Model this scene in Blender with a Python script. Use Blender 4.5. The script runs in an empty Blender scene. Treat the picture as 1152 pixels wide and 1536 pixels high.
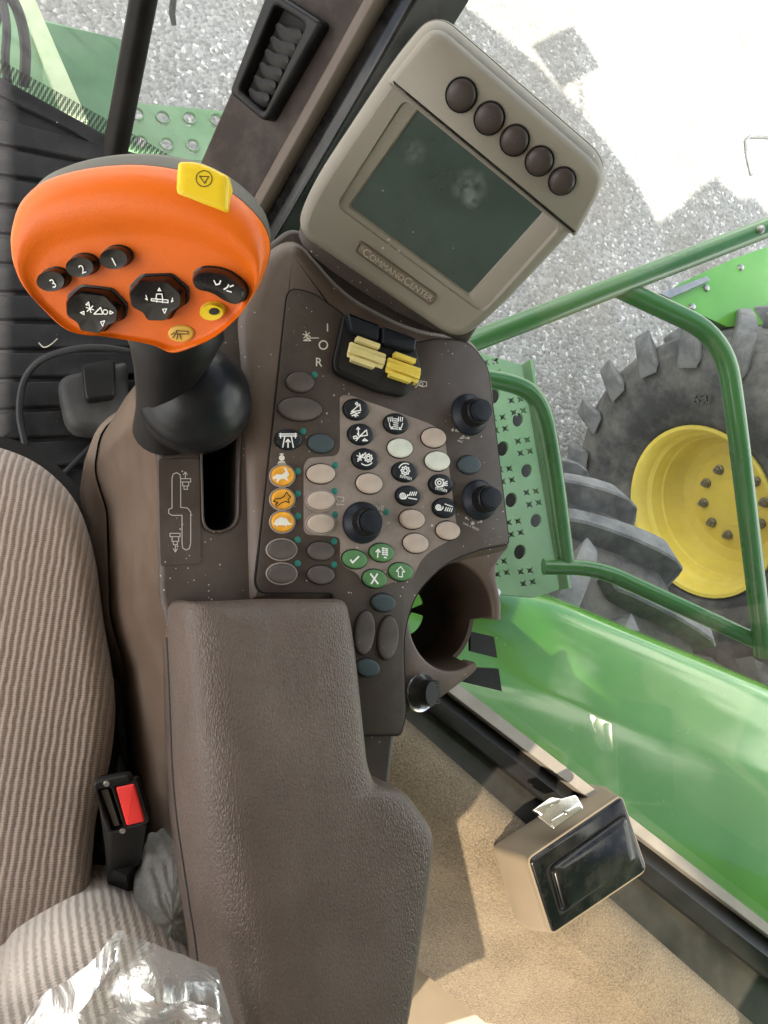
import bpy, bmesh, math, random
import numpy as np
from mathutils import Matrix, Vector
random.seed(5); rng = np.random.default_rng(5)
S = bpy.context.scene
COL = S.collection

# ------------------------------------------------------------------ camera
F_PX, CX, CY = 1109., 576., 768.
_n = np.array([(100-CX)/F_PX, -(1000-CY)/F_PX, -1.]); _zc = -_n/np.linalg.norm(_n)
_yc = np.array([0, 1., 0]); _yc = _yc-_yc.dot(_zc)*_zc; _yc /= np.linalg.norm(_yc)
_xc = np.cross(_yc, _zc)
CM = np.array([_xc, _yc, _zc])                 # camera -> world rotation
CAM = np.array([0., 0., 1.2])
cd = bpy.data.cameras.new('camera'); cam = bpy.data.objects.new('camera', cd); COL.objects.link(cam)
cam.matrix_world = Matrix.Translation(CAM) @ Matrix(CM.tolist()).to_4x4()
cd.sensor_fit = 'VERTICAL'; cd.sensor_height = 24; cd.lens = 24*F_PX/1536
cd.clip_start = .02; cd.clip_end = 900
S.camera = cam

# ------------------------------------------------------------------ light
SUN_EL = math.radians(54); SUN_TO = np.array([-.81, -.59, 0]); SUN_TO /= np.linalg.norm(SUN_TO)
sun_dir = Vector((SUN_TO[0]*math.cos(SUN_EL), SUN_TO[1]*math.cos(SUN_EL), math.sin(SUN_EL)))
W = bpy.data.worlds.new('World'); S.world = W; W.use_nodes = True
nt = W.node_tree; nt.nodes.clear()
sky = nt.nodes.new('ShaderNodeTexSky'); sky.sky_type = 'NISHITA'; sky.sun_disc = False
sky.sun_elevation = SUN_EL; sky.sun_rotation = math.atan2(SUN_TO[0], SUN_TO[1]); sky.dust_density = 2.0
tc = nt.nodes.new('ShaderNodeTexCoord')
mp = nt.nodes.new('ShaderNodeMapping'); mp.inputs['Scale'].default_value = (1, 1, 2.2)
nz = nt.nodes.new('ShaderNodeTexNoise'); nz.inputs['Scale'].default_value = 2.2; nz.inputs['Detail'].default_value = 8; nz.inputs['Roughness'].default_value = .6
cr = nt.nodes.new('ShaderNodeValToRGB'); cr.color_ramp.elements[0].position = .47; cr.color_ramp.elements[1].position = .56
mx = nt.nodes.new('ShaderNodeMix'); mx.data_type = 'RGBA'
bg = nt.nodes.new('ShaderNodeBackground'); bg.inputs['Strength'].default_value = .1
wo = nt.nodes.new('ShaderNodeOutputWorld')
L = nt.links.new
L(tc.outputs['Generated'], mp.inputs[0]); L(mp.outputs[0], nz.inputs['Vector']); L(nz.outputs['Fac'], cr.inputs[0])
L(cr.outputs[0], mx.inputs[0]); L(sky.outputs[0], mx.inputs[6]); mx.inputs[7].default_value = (17, 16.4, 15.4, 1)
L(mx.outputs[2], bg.inputs['Color']); L(bg.outputs[0], wo.inputs['Surface'])
sl = bpy.data.lights.new('sun', 'SUN'); sl.energy = 5.0; sl.angle = math.radians(.53); sl.color = (1, .95, .87)
so = bpy.data.objects.new('sun', sl); COL.objects.link(so); so.rotation_euler = sun_dir.to_track_quat('Z', 'Y').to_euler()
S.view_settings.view_transform = 'Standard'; S.view_settings.look = 'None'; S.view_settings.gamma = 1
S.view_settings.exposure = 2.2; S.view_settings.use_curve_mapping = False
S.render.engine = 'CYCLES'
S.cycles.use_denoising = True; S.cycles.max_bounces = 8; S.cycles.diffuse_bounces = 5; S.cycles.transparent_max_bounces = 16
S.cycles.caustics_reflective = False; S.cycles.caustics_refractive = False

# ------------------------------------------------------------------ geometry helpers
def ray(px, py): return CM @ np.array([(px-CX)/F_PX, -(py-CY)/F_PX, -1.])
def hz(px, py, z): r = ray(px, py); return CAM + r*(z-CAM[2])/r[2]
def dp(px, py, t): return CAM + ray(px, py)*t
def depth(p): return float((CM.T @ (np.asarray(p)-CAM))[2]*-1)
def unit(v): v = np.asarray(v, float); return v/np.linalg.norm(v)
RV, UV, BV = CM[:, 0], CM[:, 1], CM[:, 2]
class Fr:                                        # a plane with two axes in it
    def __init__(s, o, n, x=(1, 0, 0)):
        s.o = np.asarray(o, float); s.n = unit(n); x = np.asarray(x, float)
        s.x = unit(x-x.dot(s.n)*s.n); s.y = np.cross(s.n, s.x)
    def up(s, h): return Fr(s.o+s.n*h, s.n, s.x)
    def px(s, px, py): r = ray(px, py); p = CAM + r*((s.o-CAM).dot(s.n)/r.dot(s.n))-s.o; return np.array([p.dot(s.x), p.dot(s.y)])
    def w(s, u, v, h=0): return s.o+s.x*u+s.y*v+s.n*h
    def pxs(s, pts): return [s.px(*p[:2]) for p in pts]
def zfr(z): return Fr((0, 0, z), (0, 0, 1))

POS = {}
def finish(o, parent, pos):
    POS[o.name] = np.asarray(pos, float)
    if parent is not None:
        o.parent = parent; o.matrix_parent_inverse = Matrix.Translation(-Vector(POS[parent.name]))
    COL.objects.link(o); return o
def props(o, label=None, cat=None, group=None, kind=None):
    for k, v in (('label', label), ('category', cat), ('group', group), ('kind', kind)):
        if v: o[k] = v
    return o
def mesh(name, V, Fc, mat, parent=None, smooth=True, ang=35, **kw):
    V = np.asarray(V, float); c = (V.min(0)+V.max(0))/2
    me = bpy.data.meshes.new(name); me.from_pydata((V-c).tolist(), [], [list(f) for f in Fc]); 
    bm = bmesh.new(); bm.from_mesh(me); bmesh.ops.recalc_face_normals(bm, faces=bm.faces); bm.to_mesh(me); bm.free()
    if smooth:
        me.shade_smooth(); me.set_sharp_from_angle(angle=math.radians(ang))
    if mat: me.materials.append(mat)
    o = bpy.data.objects.new(name, me); o.location = c
    finish(o, parent, c); return props(o, **kw)
def empty(name, loc, **kw):
    o = bpy.data.objects.new(name, None); o.location = loc; o.empty_display_size = .05
    finish(o, None, loc); return props(o, **kw)
def inst(src, name, M4, parent, **kw):           # another object on the same mesh data
    o = bpy.data.objects.new(name, src if isinstance(src, bpy.types.Mesh) else src.data); o.matrix_basis = M4
    finish(o, parent, M4.translation); return props(o, **kw)
def loft(rings, caps=(True, True), closed=True):
    V = []; Fc = []; n = len(rings[0])
    for r in rings: V += [np.asarray(p, float) for p in r]
    for i in range(len(rings)-1):
        for j in range(n if closed else n-1):
            k = (j+1) % n; Fc.append((i*n+j, i*n+k, (i+1)*n+k, (i+1)*n+j))
    if caps[0]: Fc.append(tuple(range(n))[::-1])
    if caps[1]: Fc.append(tuple((len(rings)-1)*n+j for j in range(n)))
    return V, Fc
def merge(*vf):
    V = []; Fc = []
    for v, f in vf:
        b = len(V); V += list(v); Fc += [tuple(i+b for i in q) for q in f]
    return V, Fc
def area(p): p = np.asarray(p); x, y = p[:, 0], p[:, 1]; return .5*np.sum(x*np.roll(y, -1)-np.roll(x, -1)*y)
def ccw(p): p = [np.asarray(q, float) for q in p]; return p if area(p) > 0 else p[::-1]
def inset(p, d):
    p = np.asarray(p, float); e = np.roll(p, -1, 0)-p; e /= np.maximum(np.linalg.norm(e, axis=1, keepdims=True), 1e-12)
    n = np.stack([-e[:, 1], e[:, 0]], 1); m = n+np.roll(n, 1, 0); l = np.linalg.norm(m, axis=1, keepdims=True); m /= np.maximum(l, 1e-9)
    c = np.maximum((m*n).sum(1, keepdims=True), .5); return p+m*d/c
def rp(pts, r=10, n=5):                          # polygon with rounded corners, (x, y[, r])
    out = []; N = len(pts)
    for i in range(N):
        p = np.array(pts[i][:2], float); a = np.array(pts[i-1][:2], float); b = np.array(pts[(i+1) % N][:2], float)
        rr = pts[i][2] if len(pts[i]) > 2 else r
        if rr <= 0: out.append(p); continue
        la, lb = np.linalg.norm(a-p), np.linalg.norm(b-p)
        q0 = p+(a-p)/la*min(rr, la*.48); q1 = p+(b-p)/lb*min(rr, lb*.48)
        for k in range(n+1):
            t = k/n; out.append((1-t)**2*q0+2*t*(1-t)*p+t*t*q1)
    return out
def catmull(pts, n=6, closed=True):
    P = [np.asarray(p, float) for p in pts]; N = len(P); out = []
    for i in range(N if closed else N-1):
        g = (lambda k: P[k % N]) if closed else (lambda k: P[min(max(k, 0), N-1)])
        a, b, c, d = g(i-1), g(i), g(i+1), g(i+2)
        for k in range(n):
            t = k/n; out.append(.5*((2*b)+(c-a)*t+(2*a-5*b+4*c-d)*t*t+(3*b-a-3*c+d)*t**3))
    if not closed: out.append(P[-1])
    return out
def ell(cx, cy, rx, ry, rot=0, n=28):
    a = math.radians(rot); c, s = math.cos(a), math.sin(a)
    return [(cx+rx*math.cos(t)*c-ry*math.sin(t)*s, cy+rx*math.cos(t)*s+ry*math.sin(t)*c) for t in np.linspace(0, 2*math.pi, n, endpoint=False)]
def slab(name, pix, fr, prof, mat, parent=None, caps=(True, True), local=False, sc=False, **kw):
    """solid from an outline: prof is a list of (inset, height) from the bottom up"""
    p = ccw(pix if local else fr.pxs(pix))
    m0 = np.mean(p, 0); rm = np.abs(np.asarray(p)-m0).max(0)
    off = (lambda d: [m0+(x-m0)*np.maximum(.05, 1-d/rm) for x in p]) if sc else (lambda d: inset(p, d))
    rings = [[fr.w(q[0], q[1], h) for q in off(d)] for d, h in prof]
    return mesh(name, *loft(rings, caps), mat, parent, **kw)
def bev(h0, h1, b, n=3):
    return [(0, h0)]+[(b*(1-math.cos(a)), h1-b+b*math.sin(a)) for a in np.linspace(0, math.pi/2, n+1)]
def plate(name, outer, holes, fr, h0, h1, b, mat, parent=None, local=False, **kw):
    """flat plate with holes, edges rounded by b"""
    cu = bpy.data.curves.new('tmp', 'CURVE'); cu.dimensions = '2D'; cu.fill_mode = 'BOTH'
    for lp in [outer]+list(holes):
        q = lp if local else fr.pxs(lp); s = cu.splines.new('POLY'); s.points.add(len(q)-1); s.use_cyclic_u = True
        for i, c in enumerate(q): s.points[i].co = (c[0], c[1], 0, 1)
    cu.extrude = max((h1-h0)/2-b, 1e-5); cu.bevel_depth = b; cu.bevel_resolution = 2; cu.offset = -b
    to = bpy.data.objects.new('tmp', cu); COL.objects.link(to)
    dg = bpy.context.evaluated_depsgraph_get(); me = bpy.data.meshes.new_from_object(to.evaluated_get(dg))
    V = np.array([v.co[:] for v in me.vertices]); Fc = [tuple(p.vertices) for p in me.polygons]
    bpy.data.objects.remove(to); bpy.data.curves.remove(cu); bpy.data.meshes.remove(me)
    m = (h0+h1)/2; Wd = [fr.w(v[0], v[1], v[2]+m) for v in V]
    return mesh(name, Wd, Fc, mat, parent, **kw)
def sweep(path, rad, n=14, caps=True):
    P = [np.asarray(p, float) for p in path]; rad = rad if hasattr(rad, '__len__') else [rad]*len(P)
    t0 = unit(P[1]-P[0]); u = unit(np.cross(t0, [0, 0, 1]) if abs(t0[2]) < .9 else np.cross(t0, [1, 0, 0])); rings = []
    for i, p in enumerate(P):
        t = unit(P[min(i+1, len(P)-1)]-P[max(i-1, 0)]); u = unit(u-u.dot(t)*t); v = np.cross(t, u)
        rings.append([p+rad[i]*(u*math.cos(a)+v*math.sin(a)) for a in np.linspace(0, 2*math.pi, n, endpoint=False)])
    return loft(rings, (caps, caps))
def fillet(pts, r, n=8):                         # 3-D polyline with rounded bends
    P = [np.asarray(p, float) for p in pts]; out = [P[0]]
    for i in range(1, len(P)-1):
        a, p, b = P[i-1], P[i], P[i+1]; q0 = p+unit(a-p)*min(r, np.linalg.norm(a-p)*.48); q1 = p+unit(b-p)*min(r, np.linalg.norm(b-p)*.48)
        out += [(1-t)**2*q0+2*t*(1-t)*p+t*t*q1 for t in np.linspace(0, 1, n+1)]
    return out+[P[-1]]
def lathe(prof, fr, n=40, caps=(False, False)):
    return loft([[fr.w(r*math.cos(a), r*math.sin(a), h) for a in np.linspace(0, 2*math.pi, n, endpoint=False)] for r, h in prof], caps)
def strokes(name, lines, fr, wpx, mat, parent, h=.0003, **kw):
    """thin printed lines given in pixels, laid on a plane"""
    f2 = fr.up(h); V = []; Fc = []; k = 0; sc = None
    for ln in lines:
        q = f2.pxs(ln)
        if sc is None: sc = np.linalg.norm(f2.px(ln[0][0]+1, ln[0][1])-q[0])
        w = wpx*sc/2
        for a, b in zip(q[:-1], q[1:]):
            d = b-a; l = np.linalg.norm(d)
            if l < 1e-7: continue
            d /= l; nn = np.array([-d[1], d[0]])*w; a2, b2 = a-d*w*.6, b+d*w*.6; hh = (k % 9)*1.5e-5; k += 1
            i = len(V); V += [f2.w(*(a2+nn), hh), f2.w(*(a2-nn), hh), f2.w(*(b2-nn), hh), f2.w(*(b2+nn), hh)]; Fc.append((i, i+1, i+2, i+3))
    return mesh(name, V, Fc, mat, parent, smooth=False, **kw)
def text(name, s, fr, a, b, mat, parent, h=.0003, ext=.00015, small=None, hpx=None, **kw):
    """lettering running from pixel a to pixel b (its baseline) on a plane"""
    f2 = fr.up(h); pa, pb = f2.px(*a), f2.px(*b)
    cu = bpy.data.curves.new('tmp', 'FONT'); cu.body = s; cu.extrude = .02; cu.resolution_u = 4
    if small:
        for i in small: cu.body_format[i].use_small_caps = True
        cu.small_caps_scale = .8
    to = bpy.data.objects.new('tmp', cu); COL.objects.link(to)
    dg = bpy.context.evaluated_depsgraph_get(); me = bpy.data.meshes.new_from_object(to.evaluated_get(dg))
    V = np.array([v.co[:] for v in me.vertices]); Fc = [tuple(p.vertices) for p in me.polygons]
    bpy.data.objects.remove(to); bpy.data.curves.remove(cu); bpy.data.meshes.remove(me)
    x0, x1 = V[:, 0].min(), V[:, 0].max(); d = pb-pa; sc = np.linalg.norm(d)/(x1-x0) if not hpx else hpx*np.linalg.norm(f2.px(a[0]+1, a[1])-pa)/.73; d = unit(d); e = np.array([-d[1], d[0]])
    # the plane's own handedness decides which side is up for the camera
    Wd = [f2.w(*(pa+d*(v[0]-x0)*sc+e*v[1]*sc), v[2]/.02*ext) for v in V]
    return mesh(name, Wd, Fc, mat, parent, smooth=False, **kw)

# ------------------------------------------------------------------ materials
def N(nt, t, **kw):
    n = nt.nodes.new('ShaderNode'+t)
    for k, v in kw.items():
        if k in n.inputs.keys(): n.inputs[k].default_value = v
        else: setattr(n, k, v)
    return n
def base(name):
    m = bpy.data.materials.new(name); m.use_nodes = True; return m, m.node_tree, m.node_tree.nodes['Principled BSDF'], N(m.node_tree, 'TexCoord')
def mixc(nt, fac, a, b):
    m = N(nt, 'Mix', data_type='RGBA')
    for s, v in ((0, fac), (6, a), (7, b)):
        if isinstance(v, bpy.types.NodeSocket): nt.links.new(v, m.inputs[s])
        elif s: m.inputs[s].default_value = (*v, 1)
        else: m.inputs[s].default_value = v
    return m.outputs[2]
def ramp(nt, src, p0, p1):
    r = N(nt, 'MapRange'); r.inputs[1].default_value = p0; r.inputs[2].default_value = p1; nt.links.new(src, r.inputs[0]); return r.outputs[0]
def mat(name, col, rough=.5, metal=0., var=.15, vs=18., bump=0., bs=300., grain='noise', speck=0., dust=0., dustc=(.45, .4, .34), spec=.28, coat=0., ss=260., edge=None):
    m, nt, b, tc = base(name); O = tc.outputs['Object']
    n1 = N(nt, 'TexNoise', Scale=vs, Detail=5.); nt.links.new(O, n1.inputs['Vector'])
    c = mixc(nt, ramp(nt, n1.outputs[0], .3, .7), tuple(x*(1-var) for x in col), tuple(min(1, x*(1+var)) for x in col))
    if dust:
        n2 = N(nt, 'TexNoise', Scale=vs*.45, Detail=9., Roughness=.7); nt.links.new(O, n2.inputs['Vector'])
        f = N(nt, 'Math', operation='MULTIPLY'); nt.links.new(ramp(nt, n2.outputs[0], .42, .72), f.inputs[0]); f.inputs[1].default_value = dust
        c = mixc(nt, f.outputs[0], c, dustc)
    if speck:
        v = N(nt, 'TexVoronoi', Scale=ss); nt.links.new(O, v.inputs['Vector'])
        s = N(nt, 'SeparateColor'); nt.links.new(v.outputs['Color'], s.inputs[0])
        a1 = N(nt, 'Math', operation='LESS_THAN'); nt.links.new(v.outputs['Distance'], a1.inputs[0])
        a3 = N(nt, 'Math', operation='MULTIPLY'); nt.links.new(s.outputs[1], a3.inputs[0]); a3.inputs[1].default_value = .33; nt.links.new(a3.outputs[0], a1.inputs[1])
        n3 = N(nt, 'TexNoise', Scale=14., Detail=3.); nt.links.new(O, n3.inputs['Vector'])
        a4 = N(nt, 'Math', operation='MULTIPLY'); nt.links.new(ramp(nt, n3.outputs[0], .42, .75), a4.inputs[0]); a4.inputs[1].default_value = speck*2
        a2 = N(nt, 'Math', operation='LESS_THAN'); nt.links.new(s.outputs[0], a2.inputs[0]); nt.links.new(a4.outputs[0], a2.inputs[1])
        f = N(nt, 'Math', operation='MULTIPLY'); nt.links.new(a1.outputs[0], f.inputs[0]); nt.links.new(a2.outputs[0], f.inputs[1])
        f2 = N(nt, 'Math', operation='MULTIPLY'); nt.links.new(f.outputs[0], f2.inputs[0]); f2.inputs[1].default_value = .8
        c = mixc(nt, f2.outputs[0], c, (.55, .5, .45))
    nt.links.new(c, b.inputs['Base Color'])
    rr = N(nt, 'MapRange'); rr.inputs[3].default_value = max(.02, rough*.85); rr.inputs[4].default_value = min(1, rough*1.15); nt.links.new(n1.outputs[0], rr.inputs[0]); nt.links.new(rr.outputs[0], b.inputs['Roughness'])
    b.inputs['Metallic'].default_value = metal; b.inputs['Specular IOR Level'].default_value = spec
    if coat: b.inputs['Coat Weight'].default_value = coat; b.inputs['Coat Roughness'].default_value = .04
    if bump:
        bp = N(nt, 'Bump', Strength=bump); bp.inputs['Distance'].default_value = .002
        if grain == 'noise':
            g = N(nt, 'TexNoise', Scale=bs, Detail=3.); nt.links.new(O, g.inputs['Vector']); src = g.outputs[0]
        else:                                    # leather: creased cells
            wn = N(nt, 'TexNoise', Scale=bs*.6, Detail=2.); nt.links.new(O, wn.inputs['Vector'])
            wm = N(nt, 'Mix', data_type='RGBA'); wm.inputs[0].default_value = .0016; nt.links.new(O, wm.inputs[6]); nt.links.new(wn.outputs[1], wm.inputs[7])
            mpn = N(nt, 'Mapping'); mpn.inputs['Scale'].default_value = (1, .45, 1); nt.links.new(wm.outputs[2], mpn.inputs[0])
            g = N(nt, 'TexVoronoi', Scale=bs, feature='DISTANCE_TO_EDGE'); nt.links.new(mpn.outputs[0], g.inputs['Vector']); src = ramp(nt, g.outputs['Distance'], 0, .28)
        nt.links.new(src, bp.inputs['Height']); nt.links.new(bp.outputs[0], b.inputs['Normal'])
    return m

BROWN = mat('console brown', (.052, .037, .031), .46, var=.1, bump=.12, bs=900, speck=.1, ss=480, dust=.1)
SHELL = mat('console shell', (.1, .07, .056), .4, var=.1, bump=.1, bs=900, speck=.06, ss=420, dust=.12)
SIDE = mat('console side', (.1, .067, .048), .32, var=.1, bump=.06, bs=900, dust=.15)
LEATHER = mat('armrest vinyl', (.092, .066, .054), .36, var=.1, spec=.34, bump=.3, bs=560, grain='leather', dust=.06)
GAP = mat('gap black', (.012, .011, .011), .7)
CREAM_PANEL = mat('overlay taupe', (.27, .22, .195), .5, var=.1, speck=.08, dust=.6, dustc=(.12, .09, .07), vs=70)
B_DARK = mat('button brown', (.075, .06, .055), .55, bump=.2, bs=1500, speck=.05, ss=900, dust=.15)
B_CREAM = mat('button cream', (.47, .38, .32), .5, bump=.12, bs=1500, dust=.15, dustc=(.3, .22, .18), vs=60)
B_WHITE = mat('button white', (.62, .64, .56), .45, bump=.12, bs=1500, dust=.12, dustc=(.4, .36, .3), vs=60)
B_BLACK = mat('button black', (.01, .012, .017), .42, bump=.1, bs=1500, speck=.03, ss=900)
B_SLATE = mat('button slate', (.045, .062, .07), .5, bump=.2, bs=1500, speck=.04, ss=900)
B_GREEN = mat('button green', (.09, .22, .085), .45, bump=.12, bs=1500, speck=.03, ss=900)
B_YEL = mat('button amber', (.72, .33, .03), .45, var=.2, vs=120, bump=.1, bs=1500)
RING = mat('button ring grey', (.32, .28, .25), .45)
LED = mat('led teal', (.02, .17, .14), .35)
WHITE = mat('print white', (.8, .8, .78), .5, var=.03)
PALE = mat('print pale', (.5, .46, .42), .5)
BLKPRINT = mat('print black', (.02, .018, .015), .5)
DULLWHITE = mat('print soft white', (.72, .68, .6), .5)
BLACK = mat('black plastic', (.006, .006, .0065), .4, bump=.1, bs=900, dust=.025, spec=.2)
BLACKGL = mat('black gloss', (.005, .005, .006), .16, dust=.05, vs=40, spec=.25)
RUBBER = mat('black rubber', (.012, .012, .013), .5, bump=.1, bs=700, dust=.08, dustc=(.12, .11, .1))
KNOB = mat('knob blue black', (.009, .012, .019), .42, bump=.1, bs=900, dust=.03, spec=.22)
ORANGE = mat('orange plastic', (.7, .128, .004), .36, var=.07, bump=.12, bs=1300, spec=.3, dust=.16, dustc=(.4, .075, .01), vs=26)
CAPGREY = mat('cap grey', (.085, .08, .065), .5, bump=.1, bs=900, dust=.15)
YELLOW = mat('yellow plastic', (.72, .5, .02), .28, var=.05, bump=.05, bs=900)
PADDLE1 = mat('paddle cream', (.75, .64, .3), .45, var=.15, vs=60, dust=.2, dustc=(.4, .32, .15))
PADDLE2 = mat('paddle yellow', (.78, .6, .1), .45, var=.15, vs=60, dust=.2, dustc=(.4, .32, .15))
BEIGE = mat('monitor taupe', (.225, .205, .17), .42, var=.05, vs=8, bump=.22, bs=1600, speck=.012)
M_BTN = mat('monitor button', (.04, .03, .027), .36, var=.06, bump=.06, bs=1200)
SCREEN = mat('screen', (.013, .042, .034), .1, var=.3, vs=14, dust=.16, dustc=(.16, .18, .16), speck=.01, ss=500, spec=.9)
def smudge(m, pts):
    nt = m.node_tree; b = nt.nodes['Principled BSDF']; old = b.inputs['Base Color'].links[0].from_socket; g = N(nt, 'NewGeometry'); acc = old
    n = N(nt, 'TexNoise', Scale=130., Detail=6.); nt.links.new(g.outputs['Position'], n.inputs['Vector'])
    for p, r, k in pts:
        d = N(nt, 'VectorMath', operation='DISTANCE'); nt.links.new(g.outputs['Position'], d.inputs[0]); d.inputs[1].default_value = p
        a = N(nt, 'MapRange'); a.inputs[1].default_value = r; a.inputs[2].default_value = r*.25; nt.links.new(d.outputs['Value'], a.inputs[0])
        q = N(nt, 'Math', operation='MULTIPLY'); nt.links.new(a.outputs[0], q.inputs[0]); nt.links.new(ramp(nt, n.outputs[0], .38, .6), q.inputs[1])
        q2 = N(nt, 'Math', operation='MULTIPLY'); nt.links.new(q.outputs[0], q2.inputs[0]); q2.inputs[1].default_value = k
        acc = mixc(nt, q2.outputs[0], acc, (.3, .34, .31))
    nt.links.new(acc, b.inputs['Base Color'])
CHROME = mat('chrome', (.8, .78, .75), .22, 1., dust=.15, vs=60)
STEEL = mat('steel', (.3, .29, .28), .3, 1., dust=.2)
TAN = mat('tan plastic', (.25, .195, .14), .45, var=.06, bump=.06, bs=900)
RED = mat('red plastic', (.72, .04, .035), .32, var=.08, bump=.08, bs=500)
GREEN = mat('green paint', (.065, .215, .02), .24, var=.1, vs=6, coat=.6, dust=.12, dustc=(.2, .28, .12), speck=.02)
GREEN_RAIL = mat('green rail paint', (.022, .112, .019), .28, var=.12, vs=8, coat=.4, dust=.12, dustc=(.1, .16, .06))
GREEN_PALE = mat('green faded paint', (.125, .24, .115), .45, var=.1, vs=10, dust=.3, dustc=(.32, .38, .3))
YRIM = mat('rim yellow', (.8, .62, .1), .42, var=.1, vs=7, dust=.45, dustc=(.45, .36, .15), speck=.03)
TYRE = mat('tyre rubber', (.04, .041, .043), .75, var=.3, vs=12, bump=.5, bs=90, dust=.8, dustc=(.19, .175, .155))
LUG = mat('tyre lug', (.085, .086, .09), .75, var=.35, vs=16, bump=.5, bs=120, dust=.8, dustc=(.23, .225, .215))
MAT = mat('floor mat', (.011, .0108, .012), .55, spec=.12, var=.3, vs=14, bump=.2, bs=400, dust=.5, dustc=(.045, .042, .04), speck=.03)
TRIMB = mat('pillar brown', (.024, .016, .013), .5, spec=.15, var=.1, bump=.12, bs=900, dust=.12)
ALU = mat('pale strip', (.3, .265, .235), .4, .0, var=.15, dust=.3, dustc=(.2, .17, .14))
DKPAINT = mat('sill dark paint', (.03, .028, .026), .3, var=.4, vs=9, bump=.1, bs=500, dust=.5, dustc=(.12, .105, .09))
HEADL = mat('headliner', (.5, .46, .4), .9, bump=.1)
SHADEM = mat('shade block green', (.05, .2, .06), .5)  # paint of the unseen blocks added to cast shade

def fabric(name, light, dark, freq, axis, w=.3):
    m, nt, b, tc = base(name); O = tc.outputs['Object']
    wn = N(nt, 'TexNoise', Scale=70., Detail=3.); nt.links.new(O, wn.inputs['Vector'])
    wm = N(nt, 'Mix', data_type='RGBA'); wm.inputs[0].default_value = .0022; nt.links.new(O, wm.inputs[6]); nt.links.new(wn.outputs[1], wm.inputs[7])
    def wave(sc, rot, prof='SIN'):
        mp = N(nt, 'Mapping'); mp.inputs['Rotation'].default_value = (0, 0, math.radians(rot)); nt.links.new(wm.outputs[2], mp.inputs[0])
        wv = N(nt, 'TexWave', Scale=sc, wave_profile=prof); wv.inputs['Distortion'].default_value = .1; nt.links.new(mp.outputs[0], wv.inputs['Vector']); return wv.outputs['Fac']
    a = wave(freq, axis); k1 = wave(freq*3.0, axis+90)
    knit = N(nt, 'Math', operation='MULTIPLY'); nt.links.new(k1, knit.inputs[0]); knit.inputs[1].default_value = .22
    sm = N(nt, 'Math', operation='ADD'); nt.links.new(a, sm.inputs[0]); nt.links.new(knit.outputs[0], sm.inputs[1])
    f = N(nt, 'TexNoise', Scale=420., Detail=4.); nt.links.new(O, f.inputs['Vector'])
    s2 = N(nt, 'Math', operation='MULTIPLY_ADD'); nt.links.new(f.outputs[0], s2.inputs[0]); s2.inputs[1].default_value = .5; nt.links.new(sm.outputs[0], s2.inputs[2])
    c = mixc(nt, ramp(nt, s2.outputs[0], w, w+.45), dark, light)
    big = N(nt, 'TexNoise', Scale=9., Detail=3.); nt.links.new(O, big.inputs['Vector'])
    c2 = mixc(nt, ramp(nt, big.outputs[0], .3, .75), c, tuple(x*1.15 for x in light)); 
    c3 = mixc(nt, .78, c2, c)
    nt.links.new(c3, b.inputs['Base Color']); b.inputs['Roughness'].default_value = .95; b.inputs['Specular IOR Level'].default_value = .15
    b.inputs['Sheen Weight'].default_value = .25
    bp = N(nt, 'Bump', Strength=.45); bp.inputs['Distance'].default_value = .003; nt.links.new(s2.outputs[0], bp.inputs['Height']); nt.links.new(bp.outputs[0], b.inputs['Normal'])
    return m
FABRIC = fabric('seat fabric', (.335, .268, .228), (.105, .077, .07), 56, 8, .2)
FABRIC2 = fabric('backrest fabric', (.5, .43, .375), (.2, .15, .148), 52, -12, .02)

def carpet():
    m, nt, b, tc = base('carpet'); O = tc.outputs['Object']
    n = N(nt, 'TexNoise', Scale=330., Detail=5.); nt.links.new(O, n.inputs['Vector']); n2 = N(nt, 'TexNoise', Scale=11., Detail=5.); nt.links.new(O, n2.inputs['Vector'])
    c = mixc(nt, ramp(nt, n.outputs[0], .3, .72), (.08, .06, .042), (.31, .24, .165)); c = mixc(nt, .35, c, mixc(nt, ramp(nt, n2.outputs[0], .35, .65), (.125, .092, .062), (.27, .205, .14)))
    nt.links.new(c, b.inputs['Base Color']); b.inputs['Roughness'].default_value = 1; b.inputs['Specular IOR Level'].default_value = .1; b.inputs['Sheen Weight'].default_value = .2
    bp = N(nt, 'Bump', Strength=.9); bp.inputs['Distance'].default_value = .003; nt.links.new(n.outputs[0], bp.inputs['Height']); nt.links.new(bp.outputs[0], b.inputs['Normal']); return m
CARPET = carpet()
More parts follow.
